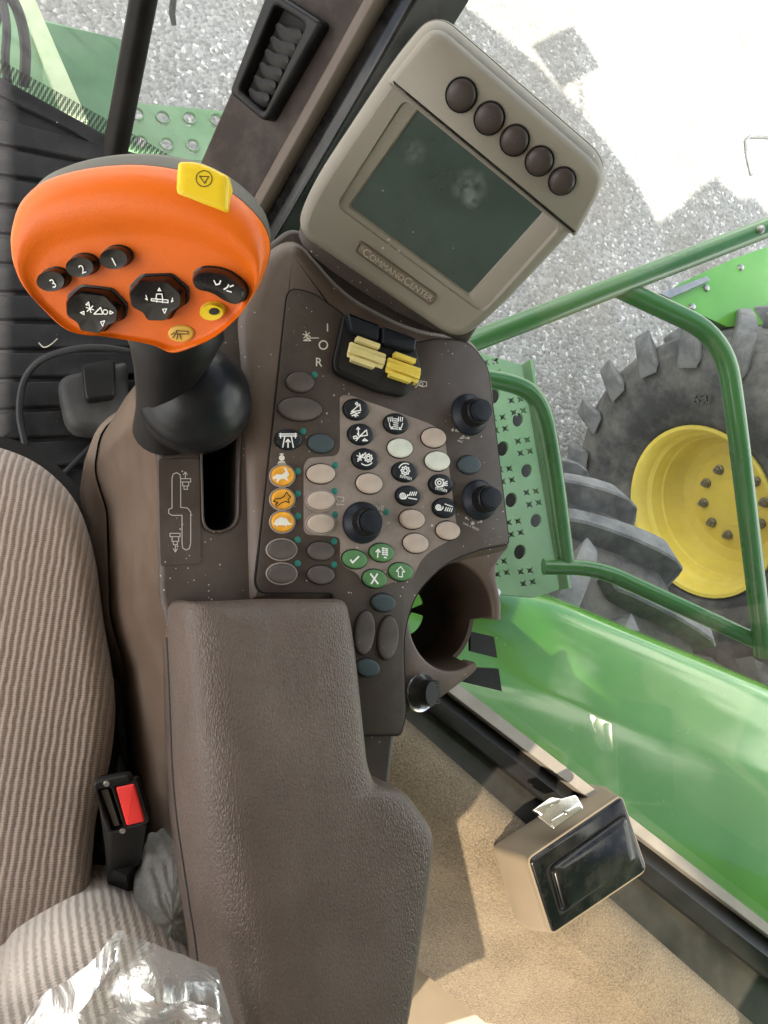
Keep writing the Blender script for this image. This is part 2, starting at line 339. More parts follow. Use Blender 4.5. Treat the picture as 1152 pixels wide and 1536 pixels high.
def gravel():
    m, nt, b, tc = base('gravel'); O = tc.outputs['Object']
    v = N(nt, 'TexVoronoi', Scale=58.); nt.links.new(O, v.inputs['Vector']); s = N(nt, 'SeparateColor'); nt.links.new(v.outputs['Color'], s.inputs[0])
    n2 = N(nt, 'TexNoise', Scale=1.3, Detail=7., Roughness=.65); nt.links.new(O, n2.inputs['Vector'])
    n3 = N(nt, 'TexNoise', Scale=120., Detail=4.); nt.links.new(O, n3.inputs['Vector'])
    c = mixc(nt, s.outputs[0], (.095, .094, .092), (.26, .255, .248)); c = mixc(nt, ramp(nt, s.outputs[1], .86, .98), c, (.5, .49, .47))
    c = mixc(nt, ramp(nt, n3.outputs[0], .35, .8), c, (.16, .155, .148)); 
    f = N(nt, 'Math', operation='MULTIPLY'); nt.links.new(ramp(nt, n2.outputs[0], .45, .7), f.inputs[0]); f.inputs[1].default_value = .75
    c = mixc(nt, f.outputs[0], c, (.105, .09, .072)); nt.links.new(c, b.inputs['Base Color']); b.inputs['Roughness'].default_value = .85
    inv = N(nt, 'Math', operation='MULTIPLY_ADD'); nt.links.new(v.outputs['Distance'], inv.inputs[0]); inv.inputs[1].default_value = -1; inv.inputs[2].default_value = 1
    bp = N(nt, 'Bump', Strength=.6); bp.inputs['Distance'].default_value = .015; nt.links.new(inv.outputs[0], bp.inputs['Height']); nt.links.new(bp.outputs[0], b.inputs['Normal']); return m
GRAVEL = gravel()
def glass(name, dust=.06, refl=.6):
    m, nt, b, tc = base(name); nt.nodes.remove(b); out = nt.nodes['Material Output']
    tr = N(nt, 'BsdfTransparent'); tr.inputs[0].default_value = (.93, .97, .94, 1)
    gl = N(nt, 'BsdfGlossy'); gl.inputs['Roughness'].default_value = .02
    df = N(nt, 'BsdfDiffuse'); df.inputs[0].default_value = (.8, .78, .74, 1); tl = N(nt, 'BsdfTranslucent'); tl.inputs[0].default_value = (.8, .78, .74, 1)
    dm = N(nt, 'MixShader'); dm.inputs[0].default_value = .6; nt.links.new(df.outputs[0], dm.inputs[1]); nt.links.new(tl.outputs[0], dm.inputs[2])
    fr = N(nt, 'Fresnel'); fr.inputs[0].default_value = 1.45
    fm = N(nt, 'Math', operation='MULTIPLY'); nt.links.new(fr.outputs[0], fm.inputs[0]); fm.inputs[1].default_value = refl
    m1 = N(nt, 'MixShader'); nt.links.new(fm.outputs[0], m1.inputs[0]); nt.links.new(tr.outputs[0], m1.inputs[1]); nt.links.new(gl.outputs[0], m1.inputs[2])
    n = N(nt, 'TexNoise', Scale=6., Detail=8., Roughness=.7); nt.links.new(tc.outputs['Object'], n.inputs['Vector'])
    n2 = N(nt, 'TexNoise', Scale=300., Detail=2.); nt.links.new(tc.outputs['Object'], n2.inputs['Vector'])
    a = N(nt, 'Math', operation='MULTIPLY'); nt.links.new(ramp(nt, n.outputs[0], .3, .75), a.inputs[0]); nt.links.new(ramp(nt, n2.outputs[0], .1, .9), a.inputs[1])
    a2 = N(nt, 'Math', operation='MULTIPLY_ADD'); nt.links.new(a.outputs[0], a2.inputs[0]); a2.inputs[1].default_value = dust; a2.inputs[2].default_value = dust*.45
    m2 = N(nt, 'MixShader'); nt.links.new(a2.outputs[0], m2.inputs[0]); nt.links.new(m1.outputs[0], m2.inputs[1]); nt.links.new(dm.outputs[0], m2.inputs[2])
    nt.links.new(m2.outputs[0], out.inputs[0]); return m
GLASS = glass('window glass', .022, .4)
WSCREEN = glass('windscreen glass', .07, .12)
def polythene(name, d, rf=.5):
    m = glass(name, d, rf); nt = m.node_tree
    bp = N(nt, 'Bump', Strength=.5); bp.inputs['Distance'].default_value = .008
    n = N(nt, 'TexNoise', Scale=22., Detail=5.); n.inputs['Distortion'].default_value = 1.5; tc = nt.nodes['Texture Coordinate']; nt.links.new(tc.outputs['Object'], n.inputs['Vector']); nt.links.new(n.outputs[0], bp.inputs['Height'])
    for x in nt.nodes:
        if x.type in ('BSDF_GLOSSY', 'FRESNEL'): nt.links.new(bp.outputs[0], x.inputs['Normal'])
        if x.type == 'BSDF_GLOSSY': x.inputs['Roughness'].default_value = .14
    return m
POLY = polythene('clear polythene', .3, 1.3); POLYB = polythene('milky polythene', .7)
def frit():
    m, nt, b, tc = base('frit dots'); v = N(nt, 'TexVoronoi', Scale=360.); v.inputs['Randomness'].default_value = 0.; nt.links.new(tc.outputs['Object'], v.inputs['Vector'])
    t = N(nt, 'BsdfTransparent'); ms = N(nt, 'MixShader'); k = N(nt, 'Math', operation='LESS_THAN'); nt.links.new(v.outputs['Distance'], k.inputs[0]); k.inputs[1].default_value = .5
    b.inputs['Base Color'].default_value = (.02, .02, .02, 1); nt.links.new(k.outputs[0], ms.inputs[0]); nt.links.new(t.outputs[0], ms.inputs[1]); nt.links.new(b.outputs[0], ms.inputs[2]); nt.links.new(ms.outputs[0], nt.nodes['Material Output'].inputs[0]); return m
FRIT = frit()

GZ = -1.85
# ------------------------------------------------------------------ setting: ground
g = [(-300, -300, GZ), (300, -300, GZ), (300, 300, GZ), (-300, 300, GZ)]
mesh('gravel_ground', g, [(0, 1, 2, 3)], GRAVEL, smooth=False, kind='structure')

# ------------------------------------------------------------------ sill, carpeted wall, cab floor
def line(a, b, z, t): return hz(a[0]+(b[0]-a[0])*t, a[1]+(b[1]-a[1])*t, z)
SL = [  # pixel line, height
 ((683, 1022), (1152, 1385), .205), ((672, 1036), (1152, 1402), .205), ((671, 1037), (1152, 1403), .18),
 ((655, 1049), (1152, 1436), .20), ((641, 1061), (1152, 1468), .18), ((640, 1062), (1152, 1470), .16), ((605, 1075), (1152, 1555), .16),
 ((597, 1079), (1146, 1562), .172), ((585, 1092), (1120, 1585), .18), ((560, 1130), (1060, 1605), .172), ((528, 1190), (960, 1590), .12), ((490, 1250), (860, 1585), .05), ((450, 1310), (800, 1592), .005)]
TT = np.linspace(-.08, 1.5, 24)
def strip(name, i0, i1, mt, under=.03, **kw):
    rings = []
    for t in TT:
        top = [line(*SL[i], t) for i in range(i0, i1+1)]
        rings.append(top+[p-np.array([0, 0, under]) for p in top[::-1]])
    return mesh(name, *loft(rings), mt, **kw)
side_frame = empty('window_frame', line(*SL[3], .3), label='black rubber seal and pale metal lip along the bottom of the side window', cat='window frame')
strip('metal_lip', 0, 1, ALU, .12, parent=side_frame)
strip('rubber_seal', 2, 4, RUBBER, .1, parent=side_frame)
strip('painted_ledge', 5, 6, DKPAINT, .1, parent=side_frame)
wall = strip('carpeted_wall', 6, 12, CARPET, .02, kind='structure')
fl = [hz(-700, -60, 0), hz(0, 112, 0), hz(165, 204, 0), hz(385, 330, 0), hz(520, 800, 0), hz(600, 985, 0), hz(640, 1035, 0), hz(700, 1250, 0), hz(1200, 1900, 0), hz(-700, 2600, 0)]
mesh('cab_floor', [p+np.array([0, 0, z]) for z in (-.06, -.012) for p in fl], loft([[0]*10]*2)[1], TAN, kind='structure', smooth=False)

# ------------------------------------------------------------------ glass
def pane(name, bot, lean, mt, **kw):
    rings = []
    for (px, py, z, k) in bot:
        p = hz(px, py, z); d = np.array(lean)*k
        rings.append([p, p+d*.5+np.array([0, 0, .85]), p+d+np.array([0, 0, 1.72])])
    V = [q for r in rings for q in r]; n = len(rings); Fc = []
    for i in range(n-1):
        for j in range(2): Fc.append((i*3+j, (i+1)*3+j, (i+1)*3+j+1, i*3+j+1))
    return mesh(name, V, Fc, mt, **kw)
o = pane('side_window', [(405, 322, .02, 1), (520, 800, .1, .6), (606, 972, .15, .3), (683, 1022, .2, .15), (1152, 1385, .2, .15), (1420, 1592, .2, .15)], (.12, .05, 0), GLASS,
     label='large dusty side window pane to the right of the console', cat='window')
o = pane('windscreen', [(-500, -150, .0, 1), (0, 112, .0, 1), (165, 204, .0, 1), (372, 322, .0, 1)], (.02, .22, 0), WSCREEN,
     label='dusty windscreen pane above the black floor mat, left of the pillar', cat='windscreen')
fb = []
for (a, b) in (((-60, 82), (-60, 62)), ((0, 113), (0, 88)), ((165, 204), (168, 172)), ((250, 252), (254, 224))):
    fb += [hz(*a, .006)+np.array([0, -.004, 0]), hz(*a, .006)+np.array([0, .001, .035])]
mesh('dotted_band', fb, [(0, 2, 3, 1), (2, 4, 5, 3), (4, 6, 7, 5)], FRIT, o, smooth=False)

# ------------------------------------------------------------------ outside: cab roof, shade block, mirror (they cast the shade; roof wing, block and slab are added for it)
def prism(name, poly, z0, z1, mt, parent=None, **kw):
    return mesh(name, *loft([[(x, y, z) for x, y in poly] for z in (z0, z1)]), mt, parent, smooth=False, **kw)
prism('cab_roof', [(-2.6, 2.0), (-.3, 1.9), (.24, 1.6), (.55, 1.32), (.74, 1.12), (.9, .9), (1.0, .7), (1.0, -.78), (-1.2, -.78), (-1.2, .2), (-2.6, .3)], 1.9, 2.02, HEADL,  # the wide left wing is added to shade the ground ahead
      label='cab roof above the driver with an added shade wing, out of the picture', cat='roof')
def tinted():
    m, nt, b, tc = base('tinted glass'); nt.nodes.remove(b); t = N(nt, 'BsdfTransparent'); t.inputs[0].default_value = (.58, .56, .51, 1)
    g_ = N(nt, 'BsdfGlossy'); g_.inputs['Roughness'].default_value = .03; x = N(nt, 'MixShader'); x.inputs[0].default_value = .06
    nt.links.new(t.outputs[0], x.inputs[1]); nt.links.new(g_.outputs[0], x.inputs[2]); nt.links.new(x.outputs[0], nt.nodes['Material Output'].inputs[0]); return m
mesh('sun_dimming_pane', *loft([[(-1.18, yy, .35), (.98, yy, .35), (.98, yy, 1.9), (-1.18, yy, 1.9)] for yy in (-.776, -.770)]), tinted(), smooth=False, label='tinted pane added behind the driver to dim the sun, out of the picture', cat='window')  # unseen pane added to weaken the sun on the carpet
SHADE_BLOCK = prism('shade_block', [(.4, -1.1), (2.2, -.95), (2.2, -3.2), (-.3, -3.2)], -.6, 2.9, SHADEM, label='shade block added behind the cab for shade, out of the picture', cat='shade block')  # unseen block added to keep the sun off wheels and body panel
mr = empty('wing_mirror', (.95, 2.02, 1.25), label='wing mirror outside the front corner, out of the picture', cat='mirror')
prism('shade_slab', [(.97, .71), (1.17, .58), (1.3, .62), (1.5, .42), (3.2, -1.0), (2.74, -2.2), (.55, -3.3), (-1.1, -.95)], 2.92, 3.0, SHADEM, SHADE_BLOCK)  # unseen slab, its outline shaped to cast the notched shadow on the gravel
ml = np.array([.95, 2.05]); mu = unit([.59, -.81]); mv = unit([.81, .59])
prism('mirror_housing', [ml+mu*a*.15+mv*b*.05 for a, b in ((-1, -1), (1, -1), (1, 1), (-1, 1))], 1.0, 1.42, BLACK, mr)
mesh('mirror_arm', *sweep([(.6, 1.2, 1.85), (.8, 1.7, 1.6), (.93, 2.05, 1.38)], .012), BLACK, mr)

# ------------------------------------------------------------------ outside: fender, platform, rails
FZ = -.25
def fender():
    top = [(560, 850), (700, 868), (790, 890), (850, 905), (930, 938), (1152, 1030), (1460, 1165)]
    top = catmull(top, 5, False); rings = []
    inward = unit(np.array([-.53, -.85, 0]))
    for i, p in enumerate(top):
        e = hz(*p, FZ-.03); r = []
        for s, dz in ((-.02, -.28), (-.02, -.05), (0, -.01), (.012, .0), (.035, .012), (.06, .02), (.13, .034), (.2, .043), (.225, .05), (.25, .0525), (.28, .053), (.6, .045), (.9, .005), (1.3, -.06)):
            r.append(e+inward*s+np.array([0, 0, dz]))
        rings.append(r)
    return loft(rings, (False, False), closed=False)
fd = mesh('fender_panel', *fender(), GREEN, ang=50, label='large glossy green body panel below the side window', cat='body panel')

PFZ = -.12; pf = zfr(PFZ)
plat = empty('walkway_platform', hz(780, 700, PFZ), label='green perforated step plate beside the console, outside the window', cat='platform')
holes = []
for c in [(741, 594, 11), (777, 630, 10), (754, 673, 11), (790, 706, 10), (767, 750, 11), (804, 781, 10), (780, 828, 11)]: holes.append(ell(c[0], c[1], c[2]*.78, c[2], 12, 20))
def star(cx, cy, r): return [(cx+(r if k % 2 == 0 else r*.38)*math.cos(k*math.pi/4+.6), cy+(r if k % 2 == 0 else r*.38)*math.sin(k*math.pi/4+.6)) for k in range(8)]
for (cx, cy) in [(760, 598), (772, 640), (745, 625), (778, 660), (762, 700), (788, 668+72), (782, 745), (795, 750), (770, 785)]: pass
for base_c in [(773, 607), (746, 634), (783, 668), (756, 711), (796, 745), (769, 790), (787, 864), (748, 850), (735, 550)]:
    for dx, dy in ((-6, -6), (8, -8), (-2, 12), (12, 9)): holes.append(star(base_c[0]+dx, base_c[1]+dy, 6.4))
plate('tread_plate', rp([(690, 520), (783, 547), (840, 884), (800, 897), (735, 890), (690, 870)], 6), holes, pf, -.006, 0, .0012, GREEN_PALE, plat)
prism_p = [hz(x, y, PFZ-.02)[:2] for x, y in ((783, 547), (787, 546), (844, 884), (840, 885))]
mesh('edge_flange', *loft([[(*q, z) for q in prism_p] for z in (PFZ-.05, PFZ+.012)]), GREEN_PALE, plat, smooth=False)
slab('hole_shade_sheet', rp([(690, 530), (774, 553), (826, 880), (735, 884), (690, 868)], 6), zfr(PFZ-.07), [(0, -.02), (0, 0)], RUBBER, plat)  # dark sheet added to stand for the shade seen through the holes
boltp = lathe([(.0, .012), (.008, .012), (.009, .01), (.009, 0)], Fr(hz(742, 889, PFZ), (0, 0, 1)), 6)
mesh('bolt', *boltp, STEEL, plat)

def rail(name, pts, r, parent, bend=.08): return mesh(name, *sweep(fillet(pts, bend), r, 18), GREEN_RAIL, parent)
hr = empty('handrail', dp(1145, 970, 1.35), label='tall green tube handrail with a bent post in front of the yellow wheel', cat='handrail')
rail('top_rail', [dp(600, 556, 1.22), dp(690, 520, 1.28), dp(1152, 341, 1.36), dp(1300, 284, 1.38)], .0185, hr)
rail('post', [dp(925, 430, 1.335), dp(968, 450, 1.34), dp(1086, 505, 1.37), dp(1106, 640, 1.38), dp(1146, 982, 1.49)], .0185, hr, .1)
for (x, y) in ((1141, 344), (1060, 373)):
    mesh('rivet', *lathe([(0, .006), (.006, .005), (.008, 0)], Fr(dp(x, y, 1.335), BV), 10), STEEL, hr)
hr2 = empty('lower_handrail', dp(850, 840, 1.5), label='low green tube rail with two bends beside the perforated plate', cat='handrail')
rail('hoop', [dp(660, 560, 1.36), dp(770, 572, 1.4), dp(812, 600, 1.42), dp(830, 690, 1.45), dp(850, 850, 1.5)], .0175, hr2, .11)
rail('bottom_rail', [dp(815, 850, 1.49), dp(895, 851, 1.5), dp(1145, 966, 1.5), dp(1320, 1050, 1.5)], .0165, hr2, .06)

# ------------------------------------------------------------------ wheels
AX = unit(np.array([.98, .2, 0]))
def wheel(name, c, R, Wd, rim_r, with_rim, label, side=-1, nl=19):
    t = empty(name, np.array([c[0], c[1], GZ]), label=label, cat='wheel')
    fr = Fr(c, AX, (0, 0, 1)); h = Wd/2
    prof = [(rim_r, -h*.78), (rim_r*1.05, -h*.86), (rim_r*1.14, -h*.95), (rim_r*1.2, -h*.96), (rim_r*1.22, -h*1.0), (R*.70, -h*1.07), (R*.715, -h*1.055), (R*.78, -h*1.05), (R*.84, -h*.99), (R*.875, -h*.9), (R*.9, -h*.6), (R*.91, 0), (R*.9, h*.6), (R*.875, h*.9), (R*.84, h*.99), (R*.78, h*1.05), (R*.70, h*1.07), (rim_r*1.05, h*.86), (rim_r, h*.78)]
    ty = mesh('tyre', *lathe(prof, fr, 72), TYRE, t, ang=50)
    # one lug: bar from the centre line out over the shoulder
    secs = []
    for s, ro, ri, w in ((-.03, .985, .87, .06), (.1, 1., .88, .075), (.3, 1., .87, .08), (.55, .998, .86, .085), (.78, .99, .84, .092), (.96, .975, .8, .1), (1.07, .94, .78, .105), (1.13, .87, .76, .105), (1.14, .80, .74, .1)):
        z = s*h; a0 = min(s, 1.06)*.28; ring = []
        for (da, r) in ((-w*.66, ri), (-w*.44, ro), (w*.44, ro), (w*.66, ri)):
            a = a0+da/R; ring.append(np.array([r*R*math.cos(a), r*R*math.sin(a), z]))
        secs.append(ring)
    for sgn in (1, -1):
        rs = [[np.array([p[0], p[1], p[2]*sgn]) for p in r] for r in secs]
        V, Fc = loft(rs); me = bpy.data.meshes.new('lug'); me.from_pydata([v.tolist() for v in V], [], Fc)
        bm = bmesh.new(); bm.from_mesh(me); bmesh.ops.recalc_face_normals(bm, faces=bm.faces); bmesh.ops.bevel(bm, geom=[e for e in bm.edges], offset=.006, segments=1, affect='EDGES'); bm.to_mesh(me); bm.free(); me.materials.append(LUG)
        Rm = Matrix(np.array([fr.x, fr.y, fr.n]).T.tolist()).to_4x4()
        for k in range(nl):
            a = 2*math.pi*(k+(.5 if sgn < 0 else 0))/nl
            M4 = Matrix.Translation(Vector(c)) @ Rm @ Matrix.Rotation(a, 4, 'Z')
            inst(me, 'lug', M4, ty)
    if with_rim:
        q = -h*.80
        prof = [(rim_r*.97, q+.05), (rim_r*1.0, q-.005), (rim_r*1.035, q-.018), (rim_r*1.03, q-.026), (rim_r*.99, q-.022), (rim_r*.95, q-.004), (rim_r*.93, q+.035), (rim_r*.90, q+.045), (rim_r*.885, q+.05), (rim_r*.86, q+.10), (rim_r*.835, q+.105), (rim_r*.80, q+.17), (rim_r*.74, q+.195), (rim_r*.6, q+.205), (rim_r*.57, q+.2), (rim_r*.3, q+.2), (rim_r*.29, q+.195), (0.001, q+.195)]
        rm = mesh('rim', *lathe(prof, fr, 64), YRIM, t, ang=30)
        bm_ = lathe([(.001, -.034), (.009, -.034), (.010, -.026), (.015, -.025), (.0165, -.022), (.0165, -.01), (.022, -.009), (.022, 0)], Fr((0, 0, 0), (0, 0, 1)), 8)
        b0 = None
        Rm = Matrix(np.array([fr.x, fr.y, fr.n]).T.tolist()).to_4x4()
        me = bpy.data.meshes.new('bolt'); me.from_pydata([v.tolist() for v in bm_[0]], [], bm_[1]); me.materials.append(STEEL)
        for k in range(10):
            a = 2*math.pi*k/10+.2; p = fr.w(rim_r*.43*math.cos(a), rim_r*.43*math.sin(a), q+.2)
            inst(me, 'bolt', Matrix.Translation(Vector(p)) @ Rm, rm)
    return t
cB = dp(1052, 767, 3.05)+AX*.2
wheel('tractor_wheel', np.array([cB[0], cB[1], GZ+.80]), .80, .5, .35, True, 'farther wheel with a deep yellow rim behind the green handrail post')
pA = hz(1075, 960, GZ+1.45); cA = pA-AX*.29
wheel('front_wheel', np.array([cA[0], cA[1], GZ+.75]), .75, .52, .34, True, 'nearer wheel showing only its chevron tread beside the green body panel', nl=19)

tf = Fr(cB-AX*.26, -AX, (0, 1, 0)); text('lettering', '650', tf, (1042, 607), (1067, 604), mat('tyre lettering', (.06, .06, .058), .8), bpy.data.objects['tyre'], .012, .006)

# machine body beyond, and a bent rod lying in the sun
mb = empty('harvester_body', dp(1110, 440, 2.7), label='bright green sheet metal bodywork above the yellow wheel', cat='bodywork')
bz = -.75; B1 = [hz(x, y, bz) for x, y in ((1000, 448), (1020, 425), (1100, 388), (1180, 360), (1500, 300), (1500, 470), (1090, 490))]
mesh('green_panel', *loft([[p+np.array([0, 0, -.03]) for p in B1], B1]), GREEN, mb, smooth=False)
B2 = [hz(x, y, bz-.035) for x, y in ((1085, 489), (1500, 470), (1500, 505), (1090, 503))]
mesh('black_underside', *loft([[p+np.array([0, 0, -.12]) for p in B2], B2]), RUBBER, mb, smooth=False)
B3 = [hz(x, y, bz+.02) for x, y in ((990, 440), (1060, 414), (1066, 420), (1005, 447))]
mesh('bracket_plate', *loft([[p+np.array([0, 0, -.015]) for p in B3], B3]), STEEL, mb, smooth=False)
for (x, y) in ((1110, 402), (1058, 433), (1037, 461)):
    mesh('bolt', *lathe([(0, .012), (.012, .01), (.014, 0)], Fr(hz(x, y, bz), (0, 0, 1)), 10), STEEL, mb)
mesh('bent_rod', *sweep(fillet([hz(1185, 207, GZ+.02), hz(1119, 204, GZ+.02), hz(1120, 228, GZ+.02), hz(1128, 262, GZ+.02)], .06), .01, 8), STEEL, label='bent grey metal rod in the sunlit gravel at the right edge', cat='metal rod')

# ------------------------------------------------------------------ outside, seen through the windscreen
fz = -.35
fh = empty('feeder_house', hz(140, 120, fz), label='green front bodywork seen through the windscreen at top left', cat='bodywork')
def block(name, pix, z, th, mt, parent): 
    P = [hz(x, y, z) for x, y in pix]; return mesh(name, *loft([[p-np.array([0, 0, th]) for p in P], P]), mt, parent, smooth=False)
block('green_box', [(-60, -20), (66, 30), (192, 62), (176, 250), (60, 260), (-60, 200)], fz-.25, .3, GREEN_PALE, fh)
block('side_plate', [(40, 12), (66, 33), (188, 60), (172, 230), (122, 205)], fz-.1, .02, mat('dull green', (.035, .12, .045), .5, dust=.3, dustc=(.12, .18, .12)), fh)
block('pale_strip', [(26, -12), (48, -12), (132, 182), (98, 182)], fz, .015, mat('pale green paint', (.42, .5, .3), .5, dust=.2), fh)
block('guard_plate', [(-40, 50), (62, 56), (68, 200), (-40, 200)], fz-.02, .02, GREEN_PALE, fh)
mesh('hose', *sweep(catmull([hz(-10, 40, fz+.08), hz(8, -10, fz+.1), hz(28, 20, fz+.1), hz(38, 70, fz+.08), hz(36, 130, fz+.03)], 6, False), .011, 10), RUBBER, label='grey rubber hose looped at the top left corner outside', cat='hose')
mesh('hose', *sweep(catmull([hz(2, -10, fz+.12), hz(10, 40, fz+.12), hz(8, 90, fz+.1), hz(14, 140, fz+.03)], 6, False), .008, 10), RUBBER, label='thinner hose hanging behind the grey one at the top left corner outside', cat='hose')
sp = empty('step_plate', hz(250, 195, -.5), label='green step plate with rows of round grip holes in front of the windscreen', cat='step plate')
spf = zfr(-.5); hl = [(205, 172), (244, 177), (284, 178), (324, 181), (211, 214), (250, 217), (289, 219), (328, 222)]
plate('grip_plate', rp([(186, 152), (420, 174), (400, 248), (178, 232)], 8), [ell(x, y, 10, 11, 0, 20) for x, y in hl], spf, -.006, 0, .001, GREEN_PALE, sp)
for x, y in hl:
    c = spf.px(x, y); f2 = Fr(spf.w(*c), (0, 0, 1)); mesh('hole_rim', *lathe([(.0135, 0), (.0148, .005), (.0165, .006), (.0185, 0)], f2, 24), GREEN_PALE, sp)
mesh('hanging_strap', *sweep([dp(262, -20, 1.1), dp(258, 20, 1.12), dp(261, 38, 1.13)], [.005, .005, .004], 8), RUBBER, label='thin black strap end hanging at the top of the windscreen', cat='strap')
mesh('wiper_post', *sweep([dp(226, -60, .92), dp(215, 0, .95), dp(191, 130, 1.02), dp(164, 275, 1.10)], [.0172, .0172, .0172, .0172], 16), mat('post black', (.006, .0055, .005), .45, dust=.02, spec=.12), label='black upright bar rising behind the orange lever in front of the windscreen', cat='post')

# ------------------------------------------------------------------ floor mat, pedal, cables
mf = zfr(-.004)
fm = empty('floor_mat', hz(80, 400, 0), label='black ribbed floor mat left of the lever and console', cat='floor mat')
block('mat_base', [(-200, 20), (0, 118), (60, 152), (165, 212), (330, 300), (430, 800), (430, 1200), (-200, 1200)], -.003, .009, MAT, fm)
slat_y = [(176, 214), (220, 249), (265, 288), (309, 327), (353, 366), (397, 405), (440, 445), (483, 485), (527, 526), (571, 568), (617, 611), (663, 655), (709, 699), (756, 743), (803, 788)]
for (a0, a1), (b0, b1) in zip(slat_y[:-1], slat_y[1:]):
    x0, x1 = -160, 330
    ya = lambda x, a, b: a+(b-a)*x/150
    xs = 0
    pix = [(x0, ya(x0, a0, a1)+2.5), (x1, ya(x1, a0, a1)+2.5), (x1, ya(x1, b0, b1)-2.5), (x0, ya(x0, b0, b1)-2.5)]
    slab('slat', pix, zfr(0), [(0, -.004), (.002, .0035), (.004, .005)], MAT, fm, ang=20)
# trim edge along the windscreen
block('mat_edge', [(-120, 100), (0, 142), (110, 196), (165, 232), (165, 206), (0, 116), (-120, 56)], .004, .008, MAT, fm)
pdl = empty('pedal_box', hz(140, 620, .0), label='dark worn foot switch box on the floor mat by the seat', cat='foot switch')
slab('housing', rp([(84, 580, 22), (190, 556, 10), (190, 660, 20), (100, 656, 26)], 20), zfr(.0), bev(.004, .05, .014), mat('worn black', (.028, .027, .026), .6, dust=.4, dustc=(.14, .13, .12)), pdl, sc=True)
slab('switch_cap', rp([(122, 552), (172, 545), (172, 600), (128, 606)], 8), zfr(.05), bev(-.002, .02, .004), BLACK, pdl, sc=True)
mesh('cable', *sweep(catmull([hz(38, 668, .015), hz(29, 620, .02), hz(36, 572, .03), hz(62, 540, .05), (hz(110, 524, .07)), hz(160, 522, .08), hz(230, 535, .08)], 8, False), .0052, 10), RUBBER, label='black cable looping over the floor mat left of the lever', cat='cable')
mesh('cable', *sweep(catmull([hz(60, 745, .012), hz(108, 698, .012), hz(150, 655, .02), hz(190, 610, .03)], 6, False), .004, 10), RUBBER, label='thin black cable running out from under the foot switch box', cat='cable')
mesh('straw_bit', *sweep(catmull([hz(58, 514, .009), hz(66, 521, .009), hz(76, 517, .012), hz(86, 508, .012)], 4, False), .0009, 6), mat('straw', (.4, .36, .28), .6), label='small curled bit of pale straw on the mat', cat='straw')

# ------------------------------------------------------------------ A pillar and air vent
PA, PB = dp(330, 285, .98), dp(560, 0, .80); pd = unit(PB-PA); pn = unit(BV-pd*BV.dot(pd)); pn = unit(pn-.25*np.cross(pd, pn)*0)
pfz = Fr(dp(430, 150, .88), pn, pd)
pil = empty('front_pillar', dp(330, 285, .98), label='brown cab corner pillar with an air vent, behind the orange lever', cat='pillar')
def ext(p, q, k): return (p[0]+(q[0]-p[0])*k, p[1]+(q[1]-p[1])*k)
def band(a0, a1, b0, b1, k0=-.2, k1=1.9): return [ext(a0, a1, k0), ext(a0, a1, k1), ext(b0, b1, k1), ext(b0, b1, k0)]
slab('pillar_trim', band((412, -20), (300, 240), (560, 0), (380, 300)), pfz, bev(-.09, 0, .006), TRIMB, pil)
slab('trim_lip', band((552, -10), (382, 296), (566, 0), (394, 306)), pfz, bev(-.1, .003, .003), mat('pillar lip', (.1, .075, .058), .4), pil)
slab('door_seal', band((565, -10), (390, 308), (612, -10), (415, 330)), pfz, bev(-.12, -.02, .006), BLACKGL, pil)
vent = plate('air_vent', rp([(418, -12), (497, 38), (412, 186), (359, 142)], 10), [rp([(428, 12), (474, 42), (411, 172), (373, 138)], 8)], pfz, -.004, .02, .004, BLACK, pil)
slab('vent_back', rp([(424, 6), (484, 44), (411, 178), (366, 140)], 6), pfz, [(0, -.004), (0, .0012)], GAP, vent)
for k in range(6):
    s = k/5; cx, cy = 438-s*44, 58+s*92; r = 30-s*6
    c = pfz.px(cx, cy); e = pfz.px(cx+r, cy+r*.45); rr = np.linalg.norm(e-c)
    p = catmull([(cx-r*.72, cy-r*.55), (cx-r*.1, cy-r*.35), (cx+r*.62, cy-r*.2), (cx+r*.78, cy+r*.25), (cx+r*.35, cy+r*.62), (cx-r*.4, cy+r*.35)], 5)
    q = ccw(pfz.pxs(p)); m0 = np.mean(q, 0)
    rings = [[pfz.w(*(m0+(x-m0)*sc+np.array(off)*rr), h) for x in q] for sc, h, off in ((1.0, .001, (0, 0)), (.98, .007, (.08, 0)), (.8, .0125, (.2, 0)), (.3, .014, (.25, 0)))]
    mesh('louver', *loft(rings), mat('louver grey', (.012, .0125, .014), .5, dust=.08, spec=.15) if k == 0 else bpy.data.materials['louver grey'], vent, ang=50)

# ------------------------------------------------------------------ console
TILT = math.radians(7)
PN = Fr(hz(400, 900, .655), (0, -math.sin(TILT), math.cos(TILT)))
con = empty('control_console', hz(400, 900, .1), label='brown control console covered in oval buttons, in front of the armrest', cat='console')
OUT = rp([(440, 335, 20), (360, 400, 20), (300, 475, 15), (225, 540, 25), (214, 610, 20), (237, 690, 20), (240, 895, 10), (250, 940, 8), (270, 1000, 10), (330, 1400, 10), (345, 1620, 10),
          (520, 1620, 10), (560, 1185, 10), (586, 1178, 8), (594, 1106, 8), (603, 1070, 8), (600, 1010, 20), (605, 940, 20), (640, 868, 30), (700, 832, 10), (764, 822, 10), (752, 700, 10), (731, 552, 20), (697, 508, 20), (560, 420, 20)], 10, 4)
SLOT = rp([(303, 640, 8), (358, 640, 8), (355, 792, 24), (307, 798, 24)], 8, 6)
plate('console_top', OUT, [SLOT], PN, -.012, -.0012, .004, BROWN, con)
ring0 = ccw(PN.pxs(OUT)); nrm = inset(ring0, -1)-np.array(ring0)
body = []
cam_r = [PN.w(q[0], q[1], -.008) for q in ring0]
